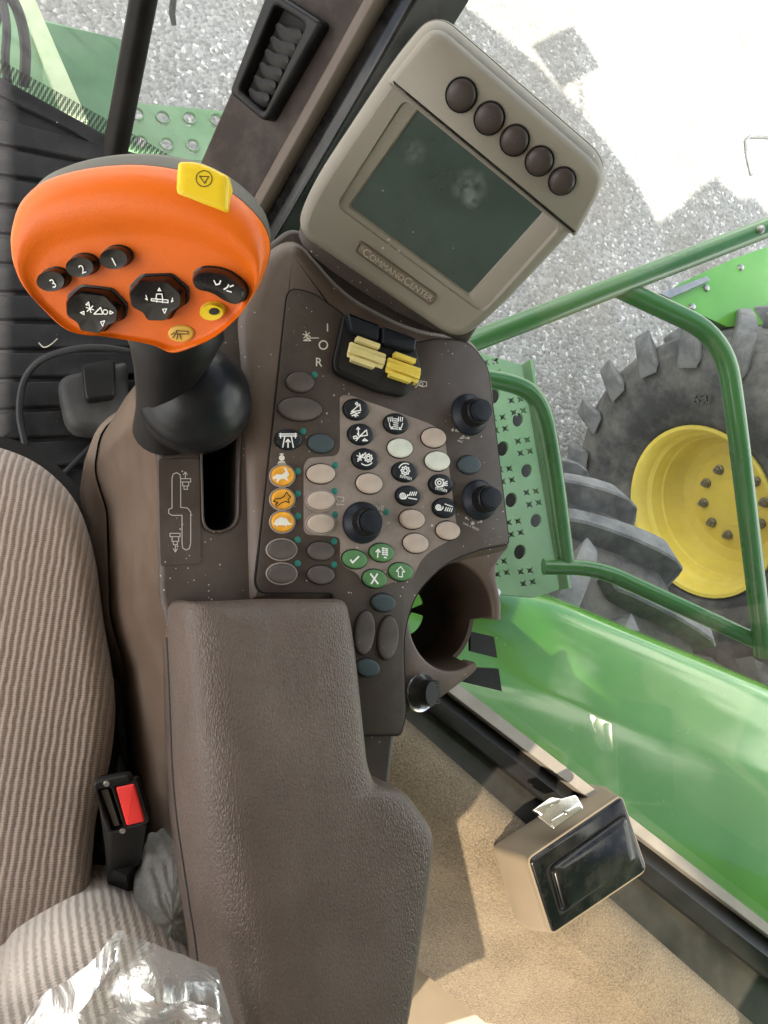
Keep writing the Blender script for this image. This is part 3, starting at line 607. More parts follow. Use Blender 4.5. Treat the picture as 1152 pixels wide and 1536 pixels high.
for dz, fl_ in ((0, 0), (-.03, .004), (-.09, .014), (-.2, .026), (-.34, .034), (-.62, .036)):
    body.append([p+np.array([0, 0, dz])+fl_*max(0, -nrm[i][0])*(PN.x*nrm[i][0]+PN.y*nrm[i][1]) - (np.array([0, 0, 0]) if nrm[i][0] < .2 else (PN.x*nrm[i][0]+PN.y*nrm[i][1])*(.012 if dz < 0 else .002)) for i, p in enumerate(cam_r)])
mesh('console_body', *loft(body, (False, False)), SIDE, con, ang=50)
# outer side cover, a little proud of the body
sc_idx = [i for i in range(len(ring0)) if nrm[i][0] < -.35]
cov = []
for zz, off in ((.1, .001), (.105, .005), (.40, .0075), (.47, .007), (.477, .002)):
    row = []
    for i in sc_idx:
        p = cam_r[i]; d = p[2]-zz; f_ = np.interp(d, [0, .03, .09, .2, .34, .62], [0, .004, .014, .026, .034, .036])*max(0, -nrm[i][0])
        y = p[1]; zt = zz if zz < .45 else zz-max(0, -(y-.02))*.9
        row.append(np.array([p[0], p[1], zt])+(f_+off)*(PN.x*nrm[i][0]+PN.y*nrm[i][1]))
    cov.append(row)
V, Fc = loft(cov, (False, False), closed=False)
mesh('side_cover', V, Fc, SIDE, con, ang=60)
# slot liner
slab('slot_liner', SLOT, PN, [(0, -.008), (.001, -.05), (.006, -.1)], GAP, con, (False, True))
plate('slot_lip', rp([(299, 636), (362, 636), (359, 795, 28), (303, 802, 28)], 8, 6), [SLOT], PN, -.003, .0005, .0012, BROWN, con)
# raised field that carries the keypad
FIELD = rp([(432, 432, 18), (468, 440, 10), (508, 468, 5), (520, 478, 5), (560, 495, 10), (622, 516, 8), (655, 509, 10), (702, 512, 20), (731, 550, 14), (763, 816, 8), (722, 823, 8), (668, 842, 30), (622, 890, 25), (604, 950, 30), (606, 1020, 10), (608, 1072, 10), (600, 1102, 6), (520, 1102, 6), (500, 889, 8), (392, 889, 8), (384, 876, 8)], 8, 4)
slab('ridge', rp([(444, 352, 30), (398, 372, 25), (352, 470, 30), (360, 560, 30), (366, 690, 30), (372, 905, 10), (620, 905, 30), (660, 850, 20), (766, 826, 10), (737, 552, 25), (704, 503, 20), (620, 492, 40), (520, 440, 40)], 20, 5), PN, [(0, -.004), (.003, .002), (.008, .0055), (.014, .007)], SHELL, con)
P2 = PN.up(.0078)
slab('panel_gap', [tuple(q) for q in FIELD], P2, [(-.0012, -.004), (-.0012, .0001)], GAP, con)
slab('keypad_panel', FIELD, P2, bev(-.003, .0011, .0008, 2), BROWN, con)
P3 = P2.up(.0011)
def c3(x, y): return (370+x/2.88, 420+y/2.88)
def c4(x, y): return (370+x/2.88, 680+y/2.88)
OVER = rp([c3(402, 500)+(6,), c3(445, 497)+(6,), c3(795, 622)+(8,), c3(852, 660)+(12,), c3(876, 830)+(4,), c3(912, 1105)+(6,), c4(760, 440)+(25,), c4(716, 545)+(8,), c4(630, 556)+(8,), c4(560, 585)+(10,), c4(500, 560)+(8,), c4(480, 520)+(8,), c4(420, 490)+(8,), c4(402, 460)+(5,), c4(404, 372)+(6,), c4(390, 360)+(5,), c4(262, 352)+(7,), c4(246, 335)+(5,), c3(246, 800)+(6,), c3(265, 768)+(7,), c3(385, 760)+(6,), c3(403, 735)+(6,)], 6, 4)
slab('overlay', OVER, P3, [(0, -.0006), (0, .0002), (.0002, .0004)], CREAM_PANEL, con)
P4 = P3.up(.0004)

# printed diagram left of the slot
plq = slab('slot_label', rp([(237, 688), (300, 687), (302, 846), (240, 849)], 6), PN, [(0, -.0022), (0, -.0007), (.0004, -.0004)], BROWN, con)
PQ = PN.up(-.0003)
strokes('slot_diagram', [[(258, 762), (258, 717), (260, 711), (265, 709), (270, 712), (271, 718), (271, 761), (281, 762), (286, 768), (286, 815), (284, 823), (279, 825), (274, 822), (273, 814), (273, 773), (258, 773), (253, 770), (253, 764), (258, 762)]], PQ, 1.2, PALE, plq)
strokes('header_symbol', [[(278, 717), (278, 708)], [(275, 712), (278, 708), (281, 712)], [(271, 718), (286, 718), (286, 723), (271, 723), (271, 718)], [(274, 723), (274, 729), (283, 729), (283, 723)], [(276, 729), (276, 734), (281, 734), (281, 729)],
        [(255, 800), (270, 800), (270, 805), (255, 805), (255, 800)], [(258, 805), (258, 812), (268, 812), (268, 805)], [(260, 812), (260, 817), (266, 817), (266, 812)], [(263, 818), (263, 828)], [(260, 823), (263, 828), (266, 823)]], PQ, 1.2, PALE, plq)

# --- buttons
def dome(name, cx, cy, rx, ry, mt, fr=P3, h=.0035, rot=0, ring=None, label=None, top=.82):
    if ring:
        rg = plate('button_ring', ell(cx, cy, rx+2.6, ry+2.6, rot), [ell(cx, cy, rx+.4, ry+.4, rot)], fr, -.0004, .0016, .0004, ring, con)
    else:
        slab('button_seat', ell(cx, cy, rx+1.6, ry+1.6, rot), fr, [(0, -.0005), (0, .00025)], GAP, con)
    p = ell(cx, cy, rx, ry, rot); q = ccw(fr.pxs(p)); m0 = np.mean(q, 0)
    prof = [(1, -.0005), (1, h*.55), (.975, h*.78), (.92, h*.92), (top, h), (top*.6, h*1.04), (.12, h*1.06)]
    return mesh(name, *loft([[fr.w(*(m0+(x-m0)*s), z) for x in q] for s, z in prof]), mt, con, ang=60, label=label), fr.up(h*1.06+.0001)
def arrow(x0, y0, x1, y1, k=3.):
    dx, dy = x1-x0, y1-y0; l = math.hypot(dx, dy); dx /= l; dy /= l
    return [[(x0, y0), (x1, y1)], [(x1-dx*k-dy*k*.8, y1-dy*k+dx*k*.8), (x1, y1), (x1-dx*k+dy*k*.8, y1-dy*k-dx*k*.8)]]
def circ(x, y, r, n=14, a0=0, a1=360): return [(x+r*math.cos(t), y+r*math.sin(t)) for t in np.radians(np.linspace(a0, a1, n+1))]
def tris(x, y, s): return [[(x-s, y+s*.6), (x+s, y+s*.3), (x+s*.8, y-s), (x-s, y+s*.6)]]
def gear(x, y, r): return [circ(x, y, r*.45, 10)]+[[(x+(r if k % 4 < 2 else r*.78)*math.cos(k*math.pi/16), y+(r if k % 4 < 2 else r*.78)*math.sin(k*math.pi/16)) for k in range(33)]]
def aster(x, y, r): return [[(x+r*math.cos(a), y+r*math.sin(a)), (x-r*math.cos(a), y-r*math.sin(a))] for a in (0.3, 1.35, 2.4)]
for (cx, cy, rx, ry) in ((449.5, 573.8, 21, 15), (449, 614, 33, 17.5)): dome('button', cx, cy, rx, ry, B_DARK, rot=4)
for (cx, cy) in ((480.5, 826.5), (480.5, 862.3)): dome('button', cx, cy, 20, 14, B_DARK, rot=3)
for (cx, cy) in ((422, 824.5), (422, 860.5)): dome('button', cx, cy, 21, 14.5, B_DARK, ring=RING)
for (cx, cy, rx, ry) in ((480.5, 665.5, 19.5, 14), (574, 904, 17.5, 13.5), (550.5, 1001.5, 17.5, 13.5), (702.6, 697.4, 16.5, 13.5)): dome('button', cx, cy, rx, ry, B_SLATE, rot=8, label='slate grey oval button')
for (cx, cy) in ((545.7, 949), (580.8, 956.7)): dome('button', cx, cy, 15, 33, B_DARK, rot=6, label='tall upright oval button')
dome('button', 480.5, 711, 21, 14.5, B_CREAM, P4, rot=2)
for cy in (751, 785.6): dome('button', 480.5, cy, 20.5, 14.5, B_CREAM, P4, ring=RING)
for (cx, cy, rx, ry) in ((553, 725.5, 19.5, 15), (617, 779, 18.5, 14.5), (622.5, 815, 18.5, 14.5), (649.5, 657, 18, 14.5), (671, 796, 17.5, 13.7)): dome('button', cx, cy, rx, ry, B_CREAM, P4, rot=10)
for (cx, cy) in ((599, 672.5), (655, 692)): dome('button', cx, cy, 18.3, 14.3, B_WHITE, P4, rot=10, label='white oval button')
b, f = dome('button', 432, 659.6, 20, 14.5, B_BLACK, label='black oval button with a road icon')
strokes('icon', [[(419, 651), (445, 651)], [(419, 654), (445, 654)], [(421, 650), (421, 657)], [(443, 650), (443, 657)], [(427, 655), (424, 671)], [(437, 655), (440, 671)]]+arrow(432, 671, 432, 659, 4), f, 1.8, WHITE, b)
anim = {714: [[(409, 716), (415, 711), (423, 712), (428, 707), (425, 702), (429, 701), (432, 708), (434, 712), (430, 716), (433, 722), (429, 720), (426, 718), (420, 719), (416, 724), (414, 722), (415, 718), (410, 719)]],
        749: [[(410, 752), (414, 748), (420, 748), (426, 745), (430, 738), (433, 743), (436, 745), (432, 749), (434, 754), (428, 752), (421, 755), (415, 760), (413, 757), (417, 754)]],
        783: [[(410, 786), (413, 780), (421, 775), (430, 778), (434, 784), (438, 786), (434, 788), (430, 787), (430, 791), (427, 788), (417, 788), (415, 791), (414, 788), (410, 787)]]}
for i, cy in enumerate((714, 749, 783)):
    b, f = dome('button', 423, cy, 17, 15, B_YEL, ring=RING, label='amber round button with a %s' % ('hare', 'running hare', 'tortoise')[i])
    q = anim[cy][0]
    if i != 1: mesh('icon', [f.w(*f.px(*p), .0002) for p in q], [tuple(range(len(q)))], DULLWHITE, b, smooth=False)
    else: strokes('icon', [q+[q[0]]], f, 1.4, BLKPRINT, b)
def icon_btn(cx, cy, rx, ry, lines, label, w=1.6, mt=B_BLACK):
    b, f = dome('button', cx, cy, rx, ry, mt, P4, rot=10, label=label)
    strokes('icon', [[(cx+x, cy+y) for x, y in l] for l in lines], f, w, WHITE, b); return b, f
icon_btn(533, 614.5, 18.5, 15.3, tris(1, -1, 7)+[[(-7, 6), (-2, 4), (2, 6), (7, 4)], [(-5, 9), (0, 7.5), (4, 9)], [(2, -11), (0, -9), (2, -7), (4, -9), (2, -11)], [(1, 11), (-1, 9), (1, 7)]], 'black oval button with a header height icon')
icon_btn(540, 652, 18.5, 15, tris(5, -1, 6)+arrow(-2, 0, -3, -11, 3)+[[(-6, 9), (8, -6)], [(-10, 3), (-6, 2), (-3, 5), (-9, 6), (-10, 3)], [(4, 9), (7, 6), (11, 9), (4, 9)], [(-4, -2), (-2, 2)]], 'black oval button with an arrows and triangle icon')
icon_btn(546.5, 689, 19, 15, aster(-6, -4, 5.5)+gear(6, -2, 6)+[[(-10, 3), (2, -10)], circ(3, -2, 11, 8, 40, 130)], 'black oval button with a reel and gear icon')
b, f = icon_btn(606, 708, 18.5, 14.5, gear(2, -2, 6.5)+[circ(2, -3, 10, 6, 200, 300)], 'black oval button with a gear icon and n/min')
text('lettering', 'n/min', f, (600, 716), (617, 720.5), WHITE, b, .0004)
icon_btn(593, 636, 18, 14.5, [[(x, -11+abs(x)*.1), (x*.92, -4)] for x in (-11, -8, -5, 5, 8, 11)]+[[(-3, y), (4, y+.8)] for y in (-8, -5, -2, 1, 4, 7)]+[[(-9, -2), (-8, 4), (-4, 7)], [(-7, 7), (-4, 7), (-5, 4)], [(11, -1), (9, 5), (6, 8)], [(6, 5), (6, 8), (9, 8)]], 'black oval button with a spreading chaff icon', 1.3)
icon_btn(611, 744, 18, 14.3, [circ(-7, 0, 4.2), circ(-7, 0, 1.8)]+[[(-8, 4), (-3, 4), (0, 0), (0, -2)], [(2, 3), (14, 5)], [(1, -1), (4, -2)]]+[[(3+3*k, -1), (5+3*k, -6)] for k in range(4)], 'black oval button with an upper sieve icon')
b, f = icon_btn(660, 727, 17.3, 14.3, [circ(-1, -3, 6), circ(-1, -3, 2.6)]+[[(-4, 3), (4, 3), (6, -1)], [(6, -3), (11, -5)], [(6, -1), (11, -2)], [(6, 1), (11, 1)], [(-1, -9), (6, -7)]], 'black oval button with a fan icon and n/min')
text('lettering', 'n/min', f, (653, 734), (670, 738.5), WHITE, b, .0004)
icon_btn(665.5, 762, 17, 14, [circ(-8, -1, 3.8), circ(-8, -1, 1.6)]+[[(-9, 3), (-4, 3), (-1, 0), (-1, -2)], [(2, -6), (13, -2)]]+[[(2+3*k, 4+k*.6), (4+3*k, -1+k*.6)] for k in range(4)], 'black oval button with a lower sieve icon')
icon_btn(531, 839, 18.5, 13.7, [[(-5, 1), (-2, 5), (7, -4)]], 'green oval button with a tick', 2.6, B_GREEN)
icon_btn(571.4, 829, 18, 13.5, arrow(-5, 7, -4, -5, 4)+[[(x, y+x*.15), (x+3, y+x*.15+.4)] for x in (2, 7) for y in (-7, -4, -1, 2)]+[[(5, 7), (8, 7.5)]], 'green oval button with an arrow and page icon', 2.0, B_GREEN)
icon_btn(600, 857.8, 17.5, 13.3, [[(-2.5, 7), (3.5, 7.5), (3.5, 0), (7, 0), (1, -8), (-5.5, -1), (-2.5, -.5), (-2.5, 7)]], 'green oval button with an outlined up arrow', 1.4, B_GREEN)
icon_btn(561, 868, 18, 13.7, [[(-5, -7), (6, 7.5)], [(5, -7), (-4, 7.5)]], 'green oval button with a white cross', 2.6, B_GREEN)
for (x, y, ov) in ((471.7, 562, 0), (454.7, 646.7, 0), (447, 706.8, 0), (447, 740.8, 0), (447, 774, 0), (446.4, 809.6, 0), (446.4, 845, 0), (502.6, 697.8, 1), (502, 736.7, 1), (502.6, 771.7, 1), (579.4, 768, 1), (501, 812, 0), (501, 846.7, 0)):
    slab('indicator_light', ell(x, y, 4.6, 5, 0, 14), P4 if ov else P3, [(0, -.0003), (0, .0002), (.0003, .0004)], LED, con)
# print on the panel
strokes('printed_symbol', aster(460, 503, 6)+[[(455, 511), (464, 507), (478, 507)], [(457, 511), (466, 511), (460, 506)]], P3, 1.3, DULLWHITE, con)
text('printed_letter', 'I', P3, (490.5, 497), (493, 497.3), DULLWHITE, con, hpx=12)
strokes('printed_letter', [circ(485, 517.5, 6.2, 18)], P3, 2., DULLWHITE, con)
text('printed_letter', 'R', P3, (474, 549), (483, 550), DULLWHITE, con, hpx=13)
text('printed_letter', 'I', P3, (625, 552), (627, 552.4), DULLWHITE, con, hpx=11)
strokes('printed_symbol', [[(628, 571), (640, 573), (640, 579), (634, 580), (628, 578), (628, 571)], circ(632, 576, 2.5, 8), circ(622, 577, 4, 10, -60, 80)], P3, 1.2, PALE, con)
strokes('printed_symbol', aster(679, 645, 2)+arrow(688, 648, 683, 645, 2)+tris(693, 656, 3)+arrow(698, 657, 704, 657, 2), P3, 1., PALE, con)
text('printed_letter', 'AHC', P3, (686, 662), (694, 664.5), PALE, con)
strokes('printed_symbol', aster(709, 785, 3)+arrow(703, 780, 698, 776, 2)+arrow(716, 784, 723, 782, 2)+arrow(707, 777, 710, 772, 2), P3, 1., PALE, con)
text('printed_letter', 'DIAL A SPEED', P3, (694.5, 786), (718, 796.5), PALE, con)
mesh('printed_symbol', [P3.w(*P3.px(*p), .0003) for p in circ(422.5, 687, 4.4, 12)[:-1]+[]], [tuple(range(12))], DULLWHITE, con, smooth=False)
strokes('printed_symbol', [[(420, 681), (425, 681)], [(422.5, 681), (422.5, 691)], [(418, 693), (427, 693)]], P3, 1.6, DULLWHITE, con, h=.0005)
text('printed_letter', 'n/min', P3, (416.5, 697), (429, 697.5), DULLWHITE, con)
strokes('printed_symbol', [[(505, 745), (516, 746), (515, 752), (512, 752)], [(505, 745), (506, 751), (509, 752)]]+arrow(516, 757, 504, 756, 3), P4, 1.1, PALE, con)
strokes('printed_symbol', [[(564, 758), (569, 764)], [(569, 760), (569, 764), (565, 764)], [(572, 766), (572, 758), (576, 760), (573, 763), (576, 766)], [(570, 768), (573, 772)]], P4, 1.0, PALE, con)

# --- knobs
def knob(cx, cy, r, fr, label):
    c = fr.px(cx, cy); k = np.linalg.norm(fr.px(cx+1, cy)-c); f = Fr(fr.w(*c), fr.n, fr.x); R = r*k
    nb = mesh('knob', *lathe([(R*1.0, -.0005), (R*1.0, .001), (R*.93, .003), (R*.72, .006), (R*.62, .0075)], f, 40, (False, True)), KNOB, con, ang=40, label=label)
    n = 44; rings = []
    for hh, s in ((.006, .66), (.0165, .62), (.0175, .58)):
        rings.append([f.w(R*s*(1+.035*(j % 2)*(1 if hh < .017 else .3))*math.cos(2*math.pi*j/n), R*s*(1+.035*(j % 2)*(1 if hh < .017 else .3))*math.sin(2*math.pi*j/n), hh) for j in range(n)])
    mesh('ribbed_grip', *loft(rings), BLACK, nb, ang=15)
    mesh('cap', *lathe([(R*.5, .017), (R*.5, .0215), (R*.47, .0228), (R*.3, .0232), (.0002, .0233)], f, 32), KNOB, nb)
knob(543, 784, 29.5, P4, 'dark knob in the middle of the keypad')
knob(704, 622, 27.5, P3, 'dark knob near the monitor')
knob(719, 750, 26.5, P3, 'dark knob by the cup holder')

# --- twin paddle switch
sw = slab('switch_housing', rp([(512, 474, 6), (562, 492, 2), (617, 512, 6), (628, 558, 8), (604, 598, 10), (560, 588, 4), (500, 562, 10), (496, 548, 8)], 6), P3, bev(-.001, .006, .002), BLACK, con)
for pts in ([(513, 476), (561, 494), (559, 517), (519, 503)], [(565, 496), (616, 514), (613, 533), (564, 520)]):
    slab('hood', rp(pts, 4), P3, bev(.004, .013, .002), KNOB, sw)
slab('recess', rp([(511, 512), (559, 528), (572, 536), (619, 556), (600, 590), (558, 580), (503, 556)], 6), P3, [(0, .004), (0, .0063)], GAP, sw)
def paddle(a, b, half, mt, label):
    pa, pb = P3.px(*a), P3.px(*b); d = unit(pb-pa); e = np.array([-d[1], d[0]]); ln = np.linalg.norm(pb-pa); R = half*np.linalg.norm(P3.px(a[0]+1, a[1])-pa)
    rings = []; ns = 11
    for s in (0, .03, .97, 1):
        r = R*(.86 if s in (0, 1) else 1); c = pa+d*ln*s
        ring = []
        for j in range(ns*2):
            t = math.pi*2*j/(ns*2); rr = r*(1.0 if j % 2 else .82); q = c+e*rr*math.cos(t); ring.append(P3.w(q[0], q[1], .0028+rr*.85*math.sin(t)))
        rings.append(ring)
    pd_ = mesh('paddle', *loft(rings), mt, sw, ang=12, label=label)
    for side in (1, -1):                          # lug at each end of the roller
        c0 = pa+d*ln*(.12 if side > 0 else .1)+e*R*.95*side; c1 = c0+d*ln*.62
        q = [c0-e*side*R*.15, c1-e*side*R*.15, c1+e*side*R*.3, c0+e*side*R*.3]
        mesh('tab', *loft([[P3.w(*x, hh) for x in ccw(q)] for hh in (.004, .012)]), mt, pd_, smooth=False)
paddle((518, 526), (572, 545), 14.5, PADDLE1, 'cream ribbed paddle')
paddle((575, 549), (624, 566), 14, PADDLE2, 'yellow ribbed paddle')

# --- cup holder, overhanging the right side
cfr = PN.up(-.002); inner_m = mat('cup inner', (.06, .04, .031), .38, var=.15, dust=.06)
CC = (677, 925); CIRC = [(CC[0]+63*math.cos(t), CC[1]-82*math.sin(t)) for t in np.radians(np.linspace(-2, 299, 44))]
mm = np.array(cfr.px(*CC))
RIMO = [np.array(cfr.px(*p)) for p in rp([(752, 940, 2), (753, 905, 10), (744, 860, 10), (747, 838, 8), (762, 819, 3), (690, 800, 10), (600, 820, 30), (580, 930, 30), (584, 1030, 10), (603, 1076, 2), (660, 1049, 10), (714, 1008, 8), (725, 985, 4)], 8, 4)]
def hit(o, d, poly):
    for a, b in zip(poly[:-1], poly[1:]):
        e = b-a; den = d[0]*e[1]-d[1]*e[0]
        if abs(den) < 1e-12: continue
        w_ = a-o; t = (w_[0]*e[1]-w_[1]*e[0])/den; u = (w_[0]*d[1]-w_[1]*d[0])/den
        if t > 0 and -1e-6 <= u <= 1+1e-6: return o+d*t
    return None
rim = []
for a in np.concatenate([np.linspace(-3, 60, 40), np.linspace(62, 230, 50), np.linspace(231, 304, 50)]):
    p = np.array(cfr.px(CC[0]+63*math.cos(math.radians(a)), CC[1]-82*math.sin(math.radians(a)))); d = unit(p-mm); h_ = hit(mm, d, RIMO)
    if h_ is None: continue
    if np.dot(h_-p, d) < .003: h_ = p+d*.003
    b_ = min(.0022, np.dot(h_-p, d)*.3)
    rim.append([cfr.w(*p, -.02), cfr.w(*p, -b_), cfr.w(*(p+d*b_*.4), -b_*.3), cfr.w(*(p+d*b_), 0), cfr.w(*(h_-d*b_), 0), cfr.w(*(h_-d*b_*.4), -b_*.3), cfr.w(*h_, -b_), cfr.w(*h_, -.02)])
cup = mesh('cup_holder', *loft(rim), SHELL, con, ang=50)
AA = np.linspace(0, 360, 64, endpoint=False)
wall_r = []
for a in AA:                                     # the slit on the right only cuts the upper half of the wall
    p = cfr.px(CC[0]+63*math.cos(math.radians(a)), CC[1]-82*math.sin(math.radians(a))); zt = -.038 if 299 < a < 357 else -.003
    d = unit(p-mm); zs = np.linspace(zt, -.088, 4); sc_ = lambda z: 1-.08*(-z/.088)**1.3
    wall_r.append([cfr.w(*(mm+(p-mm)*sc_(z)), z) for z in zs]+[cfr.w(*(mm+(p-mm)*sc_(z)+d*.004), z) for z in zs[::-1]])
wall_r.append(wall_r[0])
mesh('cup_wall', *loft(wall_r, (False, False)), inner_m, cup, ang=40)
bot = cfr.up(-.088); q = [mm+(np.array(cfr.px(*p))-mm)*.94 for p in ell(CC[0], CC[1], 63, 82, 0, 40)]
rr = np.linalg.norm(cfr.px(CC[0]+40, CC[1])-mm)
def sect(a0, a1, r0, r1, n=6): return rp([mm+np.array([math.cos(t), math.sin(t)*1.2])*r1 for t in np.linspace(a0, a1, n)]+[mm+np.array([math.cos(t), math.sin(t)*1.2])*r0 for t in np.linspace(a1, a0, 3)], .002, 2)
plate('cup_base', q, [sect(a*math.pi/180, (a+66)*math.pi/180, rr*.2, rr*.74) for a in (14, 104, 194, 280)], bot, -.003, 0, .0005, GAP, cup, local=True)
for pts, hh in (([(706, 947), (741, 955), (746, 987), (706, 977)], -.045), ([(694, 1000), (748, 1003), (753, 1037), (690, 1022)], -.045)):
    slab('rubber_flap', pts, PN.up(hh), [(0, -.004), (0, 0)], RUBBER, cup)
# outlet with chrome ring and black rotary knob
of = PN.up(-.001); c = of.px(628, 1038); f_ = Fr(of.w(*c), unit(PN.n+.35*RV), PN.x); k = np.linalg.norm(of.px(629, 1038)-c)
rs = mesh('rotary_switch', *lathe([(21*k, -.004), (21*k, .001), (25*k, .0015), (26*k, .003), (25*k, .0042), (20*k, .003), (15*k, .0015)], f_, 36, (False, True)), CHROME, con, label='black ribbed rotary knob in a chrome ring')
rings = []
for hh, s in ((.001, .9), (.012, .88), (.0135, .8)):
    rings.append([f_.w((20*k*s*math.cos(t)*.7+4*k), 20*k*s*math.sin(t), hh) for t in np.linspace(0, 2*math.pi, 30, endpoint=False)])
mesh('grip', *loft(rings), BLACK, rs, ang=30)
for j in range(9):
    v = (-14+3.5*j)*k; q = [(11*k, v-.9*k), (20*k, v-.9*k), (20*k, v+.9*k), (11*k, v+.9*k)]
    mesh('rib', *loft([[f_.w(*x, hh) for x in q] for hh in (.002, .0125)]), BLACK, rs, smooth=False)

# ------------------------------------------------------------------ armrest
AT = Fr(hz(400, 1000, .70), (0, -math.sin(math.radians(3)), math.cos(math.radians(3))))
ATO = rp([(286, 904, 16), (400, 902, 60), (521, 899, 16), (533, 960, 40), (553, 1150, 16), (565, 1181, 10), (608, 1186, 22), (655, 1252, 22), (648, 1330, 40), (618, 1536, 60), (565, 1760, 60), (398, 1760, 40), (368, 1450, 60), (320, 1200, 60), (299, 1000, 60)], 20, 7)
q = ccw(AT.pxs(ATO)); nr = inset(q, -1)-np.array(q)
spine = np.array(catmull([AT.px(*p) for p in ((405, 955), (415, 1100), (440, 1250), (455, 1400), (462, 1700))], 12, False))
def pull(p, d):
    c = spine[np.argmin(np.linalg.norm(spine-p, axis=1))]; l = np.linalg.norm(p-c); return c+(p-c)*max(.15, 1-d/l)
arm = []
for ins, h, fx in ((.034, .0036, 0), (.022, .0035, 0), (.016, .003, 0), (.011, .0022, 0), (.007, .001, 0), (.004, -.0004, 0), (.0018, -.0025, .001), (-.001, -.006, .003), (-.002, -.014, .006), (-.002, -.03, .012), (-.002, -.055, .018), (.0, -.085, .022), (.006, -.092, .021)):
    arm.append([AT.w(*(pull(q[i], ins)+nr[i]*max(0, -nr[i][0])*fx*np.interp(q[i][1], [AT.px(300, 1350)[1], AT.px(300, 905)[1]], [1.1, .45])), h) for i in range(len(q))])
ao = mesh('armrest', *loft(arm[::-1]), LEATHER, ang=70, label='padded brown vinyl armrest behind the button console', cat='armrest')
# stitched seam on the seat side
sm = [AT.up(-.06).px(252+0*t, 0) for t in ()]
idx = [i for i in range(len(q)) if nr[i][0] < -.8]
seam = []
for i in idx: seam.append(AT.w(*(q[i]+nr[i]*(.0016+.0180*-nr[i][0]*np.interp(q[i][1], [AT.px(300, 1350)[1], AT.px(300, 905)[1]], [1.1, .45]))), -.055))
if len(seam) > 3: mesh('seam', *sweep(seam, .0012, 6), GAP, ao)

mesh('carpet_shade_block', *loft([[(x, y, z) for x, y in rp([(.15, -.44), (.25, -.42), (.28, -.755), (.15, -.755)], .03, 4)] for z in (.3, .63, .64)]), LEATHER, ao)  # unseen block added to throw a shadow on the carpet beside the armrest
# ------------------------------------------------------------------ monitor
def pdepth(px, py, fr): r = ray(px, py); return float((fr.o-CAM).dot(fr.n)/r.dot(fr.n))
dBL = pdepth(450, 345, P2)-.035; dBR = dBL*1.065; dTL = dBL*.835
BLp, BRp, TLp = dp(450, 345, dBL), dp(685, 508, dBR), dp(650, 30, dTL)
mn = unit(np.cross(BRp-BLp, TLp-BLp)); MF = Fr((BRp+TLp)/2, mn, BRp-BLp)
mon = empty('display_monitor', BLp, label='taupe monitor with a dark green screen and five round buttons, on the console', cat='monitor')
HOUS = rp([(650, 18, 42), (925, 256, 50), (866, 348, 40), (738, 482, 60), (686, 521, 40), (436, 351, 34), (462, 282, 60), (594, 82, 60)], 30, 10)
slab('housing_back', HOUS, MF, [(.03, -.07), (.01, -.05), (.001, -.03), (0, -.017), (.0008, -.0165)], BEIGE, mon, ang=50)
slab('housing_front', HOUS, MF, [(.0012, -.0165), (.0006, -.016), (.0006, -.010), (.002, -.006), (.0045, -.0022), (.0075, -.0004), (.009, 0)], BEIGE, mon, (True, False), ang=50)
# proud upper band that carries the buttons
slab('button_band', rp([(651, 36, 30), (903, 254, 36), (899, 284, 20), (862, 353, 5), (583, 123, 5)], 20, 6), MF, [(-.0005, -.007), (-.0005, .0015), (.0008, .0036), (.002, .005), (.0035, .0058)], BEIGE, mon, ang=50)
MB = MF.up(.0058)
for (x, y, r) in ((692, 142, 23.5), (734, 177, 23), (772, 210, 22), (809, 241, 21.5), (843, 271, 20.5)):
    c = MB.px(x, y); k = np.linalg.norm(MB.px(x+r, y)-c); f = Fr(MB.w(*c), MB.n, MB.x)
    bb = mesh('button', *lathe([(k*.93, .0), (k*.93, .003), (k*.88, .0042), (k*.6, .0052), (k*.3, .0055), (k*.02, .0056)], f, 32), M_BTN, mon, ang=60)
    mesh('button_well', *lathe([(k*1.05, .0012), (k*1.0, .0014), (k*.97, .0003), (k*.90, .0002)], f, 32), GAP, bb)
# recessed field round the screen: ring frame, then the screen below
FIELDM = rp([(606, 148, 14), (842, 341, 12), (725, 472, 18), (503, 309, 16)], 14, 5)
SCR = [(632, 168), (815, 318), (703, 440), (527, 312)]
plate('front_face', [tuple(x) for x in inset(ccw(MF.pxs(HOUS)), .009)], [[MF.px(*p) for p in FIELDM]], MF, -.004, 0, .00001, BEIGE, mon, local=True)
SO = rp([(627, 165), (819, 318), (704, 446), (521, 312)], 5, 5)
mesh('screen_surround', *loft([[MF.w(*MF.px(*p), h) for p in pp] for pp, h in ((FIELDM, 0), ([np.array(a)*.88+np.array(b)*.12 for a, b in zip(FIELDM, SO)], -.0018), ([np.array(a)*.1+np.array(b)*.9 for a, b in zip(FIELDM, SO)], -.0026), (SO, -.0032), ([np.array(b)+(np.array([672, 308])-np.array(b))*.02 for b in SO], -.0052))], (False, False)), BEIGE, mon, ang=24)
slab('screen', rp([(628, 166), (818, 318), (703, 444), (523, 312)], 4, 3), MF, [(0, -.007), (0, -.0046)], SCREEN, mon)
smudge(SCREEN, [(tuple(MF.w(*MF.px(704, 283), -.0046)), .014, .3), (tuple(MF.w(*MF.px(707, 305), -.0046)), .006, .3), (tuple(MF.w(*MF.px(619, 230), -.0046)), .01, .2)])
slab('screen_gasket', rp([(620, 160), (825, 318), (704, 452), (515, 312)], 4, 3), MF, [(0, -.009), (0, -.0056)], GAP, mon)
np_ = slab('nameplate', rp([(541, 361), (655, 443), (645, 456), (533, 376)], 5, 4), MF, [(0, -.001), (.0002, .0008), (.0008, .0012)], mat('nameplate', (.2, .165, .13), .45), mon)
